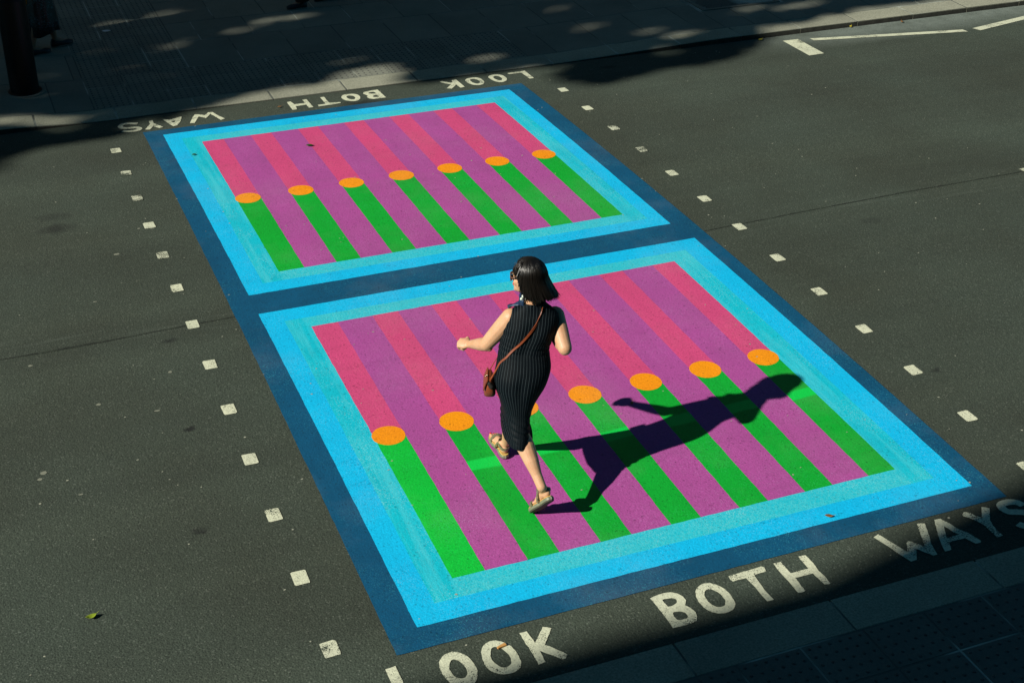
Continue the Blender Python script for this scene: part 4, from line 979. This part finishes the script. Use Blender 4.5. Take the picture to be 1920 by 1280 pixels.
for j in range(NR_):
    for k in range(NA):
        k2 = (k+1) % NA; fs.append((j*NA+k, j*NA+k2, (j+1)*NA+k2, (j+1)*NA+k)); uvs.append((j, k))
dr = from_py('dress', vs, fs, DRESS, W, smooth=True)
# stripes evenly spaced by true arc length at the hips; they follow the cloth up and down
ref = int(NR_*8/(len(DR)-1)); arc = [0.0]
for k in range(NA): arc.append(arc[-1]+(vs[ref*NA+(k+1) % NA]-vs[ref*NA+k]).length)
def u_at(jj, kk):
    p = vs[jj*NA+kk % NA]
    if p.z < 1.15: return arc[kk]/arc[-1]*NST
    r_ = [q for q in DR if q[0] >= 1.119][0]; k = kk % NA; th = 2*PI*k/NA
    z_, cx, cy = dress_row((len(DR)-1)*jj/NR_)[:3]
    lat = max(-1, min(1, (p-Vector((cx, cy, p.z))).dot(RV)/0.166)); lat = math.copysign(abs(lat)**(1/0.92), lat)
    t2 = math.acos(lat); t2 = t2 if th <= PI else 2*PI-t2
    if kk == 0: t2 = 0.0 if lat > 0.98 else t2
    if kk == NA: t2 = 2*PI-math.acos(lat)
    w_ = sstep(1.15, 1.19, p.z); f_ = t2/(2*PI)*NA; i_ = min(int(f_), NA-1); ar = arc[i_]+(arc[i_+1]-arc[i_])*(f_-i_)
    return (arc[kk]*(1-w_)+ar*w_)/arc[-1]*NST
uvl = dr.data.uv_layers.new(name='UVMap')
for pi, (j, k) in enumerate(uvs):
    for li, (jj, kk) in zip(range(4), ((j, k), (j, k+1), (j+1, k+1), (j+1, k))): uvl.data[pi*4+li].uv = (u_at(jj, kk), vs[jj*NA+kk % NA].z*5)
md = dr.modifiers.new('cloth', 'SOLIDIFY'); md.thickness = 0.003; md.offset = -1
# loose flap of the back slit
fl = []; ff = []
for j in range(13):
    t = j/12
    for k in range(7):
        s = k/6; c0 = Vector((1.556, 0.895, 0.565)).lerp(Vector((1.578, 0.860, 0.405)), t)
        fl.append(c0+Vector((0.030*s*math.sin(PI*min(t*0.8+0.1, 1)), 0.025*s, 0.0))+Vector((0.0, -0.006*math.sin(t*6+s*2), -0.012*s*t)))
for j in range(12):
    for k in range(6): a = j*7+k; ff.append((a, a+1, a+8, a+7))
vf = from_py('dress_slit_flap', fl, ff, DRESS, W, smooth=True)
u_ = vf.data.uv_layers.new(name='UVMap')
for lp in vf.data.loops: i = lp.vertex_index; u_.data[lp.index].uv = (0.2+(i % 7)/6*1.6, (i//7)/12)
vf.modifiers.new('cloth', 'SOLIDIFY').thickness = 0.003

# --- scarf at the neck
SCARF = plain('navy silk', (0.012, 0.035, 0.085), 0.45, nscale=25, amt=0.5)
SCARFW = plain('white scarf print', (0.72, 0.80, 0.72), 0.6)
bm = bmesh.new(); rings = []
for i in range(29):
    a = -PI*0.55+(PI*1.22)*i/28; c = Vector((1.634, 1.052, 1.326)); rr = 0.060
    p = c+RV*rr*math.cos(a+PI*0.62)+BV*(-0.060)*math.sin(a+PI*0.62)+UPV*(0.012*math.sin(a*3))
    t = (-RV*math.sin(a+PI*0.62)-BV*math.cos(a+PI*0.62)).normalized(); nn = (p-c).normalized(); hgt = 0.028+0.006*math.sin(a*5)
    rings.append([p+UPV*hgt*math.cos(q)+nn*0.010*math.sin(q)*(1+0.4*math.sin(q*3+a*6)) for q in [2*PI*r_/12 for r_ in range(12)]])
ringed(bm, rings); bmesh.ops.recalc_face_normals(bm, faces=bm.faces); from_bm('scarf', bm, SCARF, W, smooth=True)
# scarf tail blown over the left shoulder
vs2 = []; fs2 = []
for i in range(13):
    t = i/12; c = Vector((1.585, 1.075, 1.300)).lerp(Vector((1.515, 1.118, 1.262)), t)
    for k in range(7):
        s = k/6-0.5; vs2.append(c+Vector((0.01*s, 0.055*s, 0.010*math.sin(s*7+t*5)+0.012*(1-t)-0.02*s)))
for i in range(12):
    for k in range(6): a = i*7+k; fs2.append((a, a+1, a+8, a+7))
st = from_py('scarf_end', vs2, fs2, SCARF, W, smooth=True); st.modifiers.new('cloth', 'SOLIDIFY').thickness = 0.004
bm = bmesh.new()
for (dx, dz) in ((0.0, 0.012), (0.014, -0.004), (-0.012, -0.006), (0.026, 0.010), (0.004, -0.022)):
    c = Vector((1.578, 1.030, 1.356))+RV*dx*0.8+UPV*dz
    ellipsoid(bm, c, (RV, BV, UPV), (0.009, 0.006, 0.010), 10, 8)
from_bm('scarf_print', bm, SCARFW, W, smooth=True)

# --- sunglasses
LENS = plain('brown lens', (0.10, 0.025, 0.012), 0.12); TORT = plain('tortoiseshell frame', (0.12, 0.035, 0.012), 0.25, nscale=60, amt=0.6)
sg = thing('sunglasses', (0, 0, 0), None, None); sg.parent = W; sg.location = hp(0.10, 0, 0.0)-base; 
for s in (-1, 1):
    bm = bmesh.new(); ellipsoid(bm, hp(0.100-0.004, s*0.032, -0.002), ((F+S_*s*0.22), (S_-F*s*0.22), H_), (0.0035, 0.029, 0.027), 20, 12); from_bm('lens', bm, LENS, sg, smooth=True)
    bm = bmesh.new()
    for a in range(20):
        t0, t1 = 2*PI*a/20, 2*PI*(a+1)/20; q = lambda t: hp(0.097-abs(0.006*math.cos(t)), s*(0.032+0.030*math.cos(t)), -0.002+0.028*math.sin(t))
        capsule(bm, q(t0), q(t1), 0.0028, 0.0028, n=8)
    from_bm('rim', bm, TORT, sg, smooth=True)
    bm = bmesh.new(); capsule(bm, hp(0.090, s*0.064, 0.006), hp(-0.01, s*0.083, 0.004), 0.0032, 0.0026, n=8); from_bm('temple', bm, TORT, sg, smooth=True)
bm = bmesh.new(); capsule(bm, hp(0.102, -0.006, 0.004), hp(0.102, 0.006, 0.004), 0.003, 0.003, n=8); from_bm('bridge', bm, TORT, sg)
bm = bmesh.new(); ellipsoid(bm, hp(0.0925, 0, -0.062), (F, S_, H_), (0.006, 0.019, 0.0045), 14, 8); ellipsoid(bm, hp(0.0905, 0, -0.0725), (F, S_, H_), (0.006, 0.016, 0.0055), 14, 8)
from_bm('lips', bm, plain('red lips', (0.55, 0.06, 0.06), 0.4), W, smooth=True)

# --- hair: a black bob swinging to the right
def hair_mat():
    m, nt, b = new_mat('black hair'); n = N(nt)
    uv = n.node('ShaderNodeUVMap'); uv.uv_map = 'UVMap'; mp = n.node('ShaderNodeMapping'); mp.inputs['Scale'].default_value = (260, 1.2, 1); nt.links.new(uv.outputs[0], mp.inputs[0])
    st = n.noise(mp.outputs[0], 1.0, 3, 0.7)
    nt.links.new(n.mix(n.ramp(st, 0.3, 0.7), (0.0012, 0.0012, 0.0012), (0.013, 0.010, 0.0075)), b.inputs['Base Color'])
    b.inputs['Roughness'].default_value = 0.37; b.inputs['Specular IOR Level'].default_value = 0.5; b.inputs['Anisotropic'].default_value = 0.6
    nt.links.new(n.bump(st, 0.0012), b.inputs['Normal'])
    return m
HAIR = hair_mat()
FL = Vector((F.x, F.y, 0)).normalized(); SL = Vector((FL.y, -FL.x, 0))        # SL: her right of the face direction
if SL.dot(RV) < 0 and False: SL = -SL
def hair_pt(th, t, lift=0.0):
    """th: 0 faces forward, pi the back of the head; t: 0 crown .. 1 tip"""
    c, s = math.cos(th), math.sin(th)
    back = 0.5-0.5*c                                       # 0 front .. 1 back
    # above the widest level follow the skull, below hang
    top = 0.112; mid_z = 0.005
    if t < 0.48:
        ph = (t/0.48)*(PI/2); r = math.sin(ph); z = mid_z+(top-mid_z)*math.cos(ph)
        fr, sr = 0.106, 0.092
        p = FL*(fr*c*r-0.012)+SL*(sr*s*r)+UPV*z
    else:
        u = (t-0.48)/0.52; drop = 0.152+0.012*back
        fr, sr = 0.106, 0.092
        swell = 1+0.17*math.sin(u*PI*0.6)+0.14*u*back
        p = FL*((fr*c)*swell-0.012-0.034*u**1.3*back)+SL*(sr*s*(1+0.10*u))+UPV*(mid_z-drop*u)
        p += RV*(0.010*u*u*back)+UPV*(0.036*u*u*back*max(0, -s*0.2+0.8))
    n_ = Vector((p.x, p.y, p.z*0.5)).normalized() if p.length > 1e-6 else UPV
    return hd+p+n_*lift+Vector((-0.002, 0, 0.008))
def hair_end(th):
    """the face stays open: locks in front are short strands swept aside"""
    a = abs((th+PI) % (2*PI)-PI)
    return sstep(0.80, 1.62, a)**1.2 if math.sin(th) < 0 else sstep(0.50, 1.22, a)**1.3
bm = bmesh.new()
# base cap
NT, NH = 120, 34
grid = []
for i in range(NT):
    th = 2*PI*i/NT; e = 0.25+0.71*hair_end(th)
    col = []
    for j in range(NH+1):
        t = e*j/NH; g_ = 0.0035*noise.noise(Vector((math.cos(th)*7, math.sin(th)*7, t*1.5)))+0.002*noise.noise(Vector((math.cos(th)*22, math.sin(th)*22, t)))
        col.append(hair_pt(th, t, g_*min(1, t*4)))
    grid.append(col)
V = [p for c in grid for p in c]; Fc = []
for i in range(NT):
    for j in range(NH): i2 = (i+1) % NT; Fc.append((i*(NH+1)+j, i*(NH+1)+j+1, i2*(NH+1)+j+1, i2*(NH+1)+j))
# locks
rh = random.Random(5); UVs = [((i/NT), 0) for c in range(0)]
uv_of = [(v//(NH+1)/NT, (v % (NH+1))/NH) for v in range(len(V))]
for q in range(900):
    th = rh.uniform(0.6, 2*PI-0.6); e = (0.25+0.71*hair_end(th))*(rh.uniform(0.93, 1.03) if rh.random() < 0.8 else rh.uniform(0.98, 1.09)); wisp = rh.random() < 0.12; t0 = rh.uniform(0.16, 0.55); lift = rh.uniform(0.001, 0.007); wd = rh.uniform(0.0018, 0.005); n_ = 12; b = len(V); drift = rh.gauss(0, 0.05)
    uo = th/(2*PI)
    for j in range(n_+1):
        f = j/n_; t = t0+(e-t0)*f; l2 = lift*math.sin(min(1, f*2.5)*PI/2)+0.004*f*f*rh.uniform(-.4, 1)+(0.012*f**3 if wisp else 0)
        ta = th+drift*f; w_ = wd*(1-0.75*f**3)*min(1, f*5+0.15)/0.10
        for s in (-1, 0, 1): V.append(hair_pt(ta+s*w_, t, l2+(0.0010 if s == 0 else 0))); uv_of.append((uo+s*0.004, t))
    for j in range(n_):
        for s in (0, 1): a = b+j*3+s; Fc.append((a, a+3, a+4, a+1))
hr = from_py('hair', V, Fc, HAIR, W, smooth=True)
ul = hr.data.uv_layers.new(name='UVMap')
for lp in hr.data.loops: ul.data[lp.index].uv = uv_of[lp.vertex_index]

# --- ring on the left hand
GOLD = plain('pale gold', (0.75, 0.68, 0.45), 0.25, metal=1.0)

# --- crossbody bag: hangs on her, a thing of its own
TAN = plain('russet leather', (0.22, 0.048, 0.014), 0.45, nscale=40, amt=0.25); DARK = plain('dark lining', (0.01, 0.008, 0.006), 0.8)
bc = Vector((1.368, 1.045, 0.795))
B_ = thing('shoulder_bag', bc-UPV*0.07, 'small russet leather bag on a long strap at the woman\'s left hip', 'bag')
bm = bmesh.new(); rings = []
for (z, w_, d_) in ((-0.070, 0.036, 0.085), (-0.064, 0.044, 0.098), (-0.02, 0.042, 0.100), (0.03, 0.030, 0.095), (0.062, 0.016, 0.088), (0.066, 0.010, 0.084)):
    rings.append([bc+RV*w_*math.copysign(abs(math.cos(2*PI*k/28))**.6, math.cos(2*PI*k/28))+BV*d_*math.copysign(abs(math.sin(2*PI*k/28))**.5, math.sin(2*PI*k/28))+UPV*z+RV*(-0.012*(z+0.07)/0.13*0) for k in range(28)])
ringed(bm, rings); bmesh.ops.recalc_face_normals(bm, faces=bm.faces); from_bm('pouch', bm, TAN, B_, smooth=True)
bm = bmesh.new(); rings = []
for i in range(10):
    t = i/9; x_ = -0.011-0.032*t**0.7; z_ = 0.072-0.085*t
    rings.append([bc+RV*(x_+o1)+BV*y_+UPV*(z_+o2) for (o1, o2, y_) in ((0, 0, -0.098), (-0.006, 0.002, -0.098), (-0.006, 0.002, 0.098), (0, 0, 0.098))])
ringed(bm, rings); bmesh.ops.recalc_face_normals(bm, faces=bm.faces); from_bm('flap', bm, TAN, B_)
bm = bmesh.new(); capsule(bm, bc+RV*-0.002+BV*0.088+UPV*0.045, bc+RV*0.012+BV*0.090+UPV*0.02, 0.016, 0.02); from_bm('side_opening', bm, DARK, B_, smooth=True)
for (dx, dz) in ((-0.030, 0.075), (-0.018, 0.080)):
    bm = bmesh.new(); ellipsoid(bm, bc+RV*dx+BV*0.03+UPV*dz, (RV, BV, UPV), (0.0055, 0.0055, 0.0055), 10, 8); from_bm('stud', bm, GOLD, B_, smooth=True)
for ob in [B_]+list(B_.children):
    if ob.type == 'MESH': ob.data.transform(Matrix.Translation(bc-B_.location) @ Matrix.Scale(0.84, 4) @ Matrix.Translation(B_.location-bc))
def surf_back(z, side):
    """point on the back of the dress at height z, side from -1 (left) to 1"""
    best = min(range(len(DR)-1), key=lambda i: 0 if DR[i][0] <= z <= DR[i+1][0] else 1+abs(DR[i][0]-z))
    f = (z-DR[best][0])/(DR[best+1][0]-DR[best][0]); r_ = [a+(b-a)*f for a, b in zip(DR[best], DR[best+1])]
    A = RV.lerp(LRV, r_[5]).normalized(); B = Vector((A.y, -A.x, 0)); B = B if B.dot(BV) > 0 else -B
    return Vector((r_[1], r_[2], z))+A*r_[3]*side+B*(r_[4]*math.sqrt(max(0, 1-side*side))**0.92+r_[6]+0.007)
path = [bc+RV*0.004+BV*0.060+UPV*0.055, Vector((1.392, 1.000, 0.905))]+[surf_back(z, s) for z, s in ((0.955, -0.90), (1.00, -0.70), (1.05, -0.50), (1.10, -0.28), (1.16, -0.06), (1.215, 0.14), (1.25, 0.27), (1.268, 0.38), (1.284, 0.50), (1.296, 0.62))]
path += [Vector((1.712, 1.020, 1.312)), Vector((1.708, 1.055, 1.308)), Vector((1.698, 1.105, 1.268)), Vector((1.62, 1.135, 1.12)), Vector((1.52, 1.135, 1.00)), Vector((1.43, 1.105, 0.91)), bc-BV*0.06+UPV*0.055]
bm = bmesh.new(); P = []
for i in range(len(path)-1):
    p0, p1, p2, p3 = [path[min(max(i+q, 0), len(path)-1)] for q in (-1, 0, 1, 2)]
    for k in range(6):
        t = k/6; P.append(0.5*((2*p1)+(p2-p0)*t+(2*p0-5*p1+4*p2-p3)*t*t+(3*p1-p0-3*p2+p3)*t**3))
P.append(path[-1]); rings = []; axis = Vector((1.61, 1.03, 1.1))
for i, p in enumerate(P):
    tg = (P[min(i+1, len(P)-1)]-P[max(i-1, 0)]).normalized(); nn = p-Vector((1.60, 1.03, p.z-0.02)); nn = (nn-tg*nn.dot(tg)).normalized(); w_ = tg.cross(nn)
    rings.append([p+w_*0.0062*a+nn*0.002*b for a, b in ((-1, -1), (-1, 1), (1, 1), (1, -1))])
ringed(bm, rings); bmesh.ops.recalc_face_normals(bm, faces=bm.faces); from_bm('strap', bm, TAN, B_)

# ------------------------------------------------------------------ passers-by on the far pavement (only their lower halves reach the picture)
def passer(loc, facing, label, skirt, cloth, top_col, shoe_gap, hem, skinm, stride):
    f = Vector(facing).normalized(); r = Vector((f.y, -f.x, 0)); o = Vector(loc)
    p = thing('person', o, label, 'person', None)
    def L(a, b, c): return o+r*a+f*b+UPV*c
    bm = bmesh.new()
    for s, st_ in ((-1, stride), (1, -stride)):
        hip = L(s*0.09, 0, 0.86); kn = L(s*0.085, st_*0.55+0.03, 0.47); an = L(s*0.08, st_, 0.09)
        chain(bm, [(hip, 0.085), (kn, 0.055), (kn.lerp(an, .35)-f*0.015, 0.052), (an, 0.032)])
        chain(bm, [(an, 0.03), (L(s*0.08, st_+0.10, 0.045), 0.03), (L(s*0.08, st_+0.16, 0.035), 0.022)])
    ringed(bm, [[L(a*math.cos(2*PI*k/20), b*math.sin(2*PI*k/20), z) for k in range(20)] for z, a, b in ((.80, .14, .10), (.95, .16, .11), (1.08, .13, .09), (1.25, .17, .10), (1.38, .15, .07), (1.43, .05, .05))])
    chain(bm, [(L(0, 0, 1.38), .05), (L(0, .01, 1.50), .048)])
    ellipsoid(bm, L(0, .01, 1.58), (r, f, UPV), (.072, .092, .105)); ellipsoid(bm, L(0, .05, 1.52), (r, f, UPV), (.048, .05, .05)); capsule(bm, L(0, .10, 1.58), L(0, .115, 1.555), .007, .012)
    for s in (-1, 1):
        sh = L(s*.18, 0, 1.36); el = L(s*.23, -s*.06, 1.10); wr = L(s*.22, -s*.02+.08, .87); chain(bm, [(sh, .05), (el, .037), (wr, .024)])
        hand(bm, wr, (wr-el), r*s, f, (0.4, 0.5, 0.4))
    fuse('body', bm, 0.008, skinm, p, smooth=3)
    # clothes
    if skirt:
        rows_ = [(hem, .205, .205), (hem+.15, .20, .20), (.55, .185, .18), (.80, .17, .145), (.92, .165, .125), (1.02, .14, .105)]
        vs = []; fs = []; n = 60
        for j, (z, a, b) in enumerate(rows_):
            for k in range(n):
                t = 2*PI*k/n; fo = 1+0.07*math.sin(t*9+j*.4)*(1-z); vs.append(L(a*fo*math.cos(t), b*fo*math.sin(t), z+(0.03*math.sin(t+1.2)+0.02*math.sin(3*t) if j == 0 else 0)))
        for j in range(len(rows_)-1):
            for k in range(n): fs.append((j*n+k, j*n+(k+1) % n, (j+1)*n+(k+1) % n, (j+1)*n+k))
        so = from_py('skirt', vs, fs, cloth, p, smooth=True); so.modifiers.new('cloth', 'SOLIDIFY').thickness = 0.004
    else:
        for s, st_ in ((-1, stride), (1, -stride)):
            bm = bmesh.new(); rr = []
            for z, k_ in ((hem, 1), (.3, .8), (.47, .58), (.7, .28), (.9, .0)):
                rr.append([L(s*.085+(.085-.0*z)*math.cos(2*PI*k/24), st_*k_+(.09 if z < .5 else .10)*math.sin(2*PI*k/24), z) for k in range(24)])
            ringed(bm, rr, cap=False); tr = from_bm('trouser_leg', bm, cloth, p, smooth=True); tr.modifiers.new('cloth', 'SOLIDIFY').thickness = 0.004
    bm = bmesh.new()
    ringed(bm, [[L(a*math.cos(2*PI*k/32), b*math.sin(2*PI*k/32), z) for k in range(32)] for z, a, b in ((.93, .185, .14), (1.05, .165, .12), (1.25, .19, .125), (1.36, .19, .10), (1.42, .12, .08), (1.45, .07, .065))])
    from_bm('top', bm, top_col, p, smooth=True)
    bm = bmesh.new(); ellipsoid(bm, L(0, -.015, 1.605), (r, f, UPV), (.085, .100, .105)); ellipsoid(bm, L(0, -.05, 1.52), (r, f, UPV), (.075, .06, .12)); fuse('hair', bm, .008, HAIR2, p, smooth=2)
    for s, st_ in ((-1, stride), (1, -stride)):
        bm = bmesh.new(); rr = []
        for y_, w_, h_ in ((-.06, .02, .05), (-.045, .036, .085), (.0, .040, .085), (.06, .042, .070), (.12, .047, .055), (.17, .043, .045), (.205, .028, .036), (.212, .012, .028)):
            rr.append([L(s*.08+w_*math.cos(t), st_+y_, .012+(h_ if math.sin(t) > 0 else 0.0)*math.sin(t)) for t in [2*PI*k/20 for k in range(20)]])
        ringed(bm, rr); sh_ = from_bm('shoe', bm, SHOE, p, smooth=True)
        bm = bmesh.new(); rr = []
        for z_, g_ in ((.0, 0.0), (.014, .003)):
            rr.append([L(s*.08+(.043+.005*math.sin(t)+g_)*math.cos(t), st_+.075+(.142+g_)*math.sin(t), z_) for t in [2*PI*k/28 for k in range(28)]])
        ringed(bm, rr); from_bm('sole', bm, SOLEW, sh_)
    return p
HAIR2 = plain('dark brown hair', (0.02, 0.012, 0.008), 0.5, nscale=30, amt=0.3)
SHOE = plain('black shoe', (0.010, 0.010, 0.012), 0.5); SOLEW = plain('pale shoe sole', (0.22, 0.21, 0.19), 0.7)
def sequin():
    m, nt, b = new_mat('sequinned black cloth'); n = N(nt); g = n.geo()
    v = n.sep(n.voro(g, 170, 'Color'))[0]; f = n.math('MULTIPLY', n.ramp(v, 0.80, 0.86), n.ramp(n.noise(g, 9, 3), 0.42, 0.6))
    nt.links.new(n.mix(f, (0.006, 0.007, 0.010), (0.06, 0.20, 0.24)), b.inputs['Base Color']); b.inputs['Roughness'].default_value = 0.4
    return m
SEQ = sequin(); DTR = plain('charcoal cloth', (0.012, 0.012, 0.014), 0.8, nscale=20, amt=0.3); COAT = plain('dark coat cloth', (0.02, 0.018, 0.018), 0.8)
x_, y_ = -0.47*U, 17.15*U
passer((x_, y_, pave_z(x_, y_)+0.002), (0.96, 0.28, 0), 'person in a long dark speckled skirt and black shoes behind the lamp column', True, SEQ, DTR, 0.16, 0.22, SKIN2, 0.17)
x_, y_ = 4.85*U, 18.25*U
passer((x_, y_, pave_z(x_, y_)+0.002), (-0.95, -0.12, 0), 'person in dark trousers and shoes at the top edge of the far pavement', False, DTR, COAT, 0.16, 0.09, SKIN2, 0.22)
# orange bag at the first one's side
x_, y_ = -0.72*U, 17.05*U; zb = pave_z(x_, y_)+0.58
bm = bmesh.new(); rings = []
for (z, w_, d_) in ((0, .05, .06), (.02, .065, .09), (.15, .06, .095), (.25, .03, .085)):
    rings.append([Vector((x_, y_, zb+z))+Vector((.96, .28, 0))*d_*math.cos(2*PI*k/20)+Vector((.28, -.96, 0))*w_*math.sin(2*PI*k/20) for k in range(20)])
ringed(bm, rings)
hb = thing('handbag', (x_, y_, zb), 'orange handbag held by the person behind the lamp column', 'bag')
from_bm('pouch', bm, plain('orange leather', (0.75, 0.24, 0.02), 0.5), hb, smooth=True)
bm = bmesh.new(); pts = [Vector((x_, y_, zb))+Vector((.96, .28, 0))*.07*math.cos(t)+UPV*(.24+.16*math.sin(t)) for t in [PI*k/12 for k in range(13)]]
for a, b in zip(pts[:-1], pts[1:]): capsule(bm, a, b, .006, .006, n=8)
from_bm('handle', bm, plain('tan strap', (0.35, 0.12, 0.03), 0.5), hb, smooth=True)
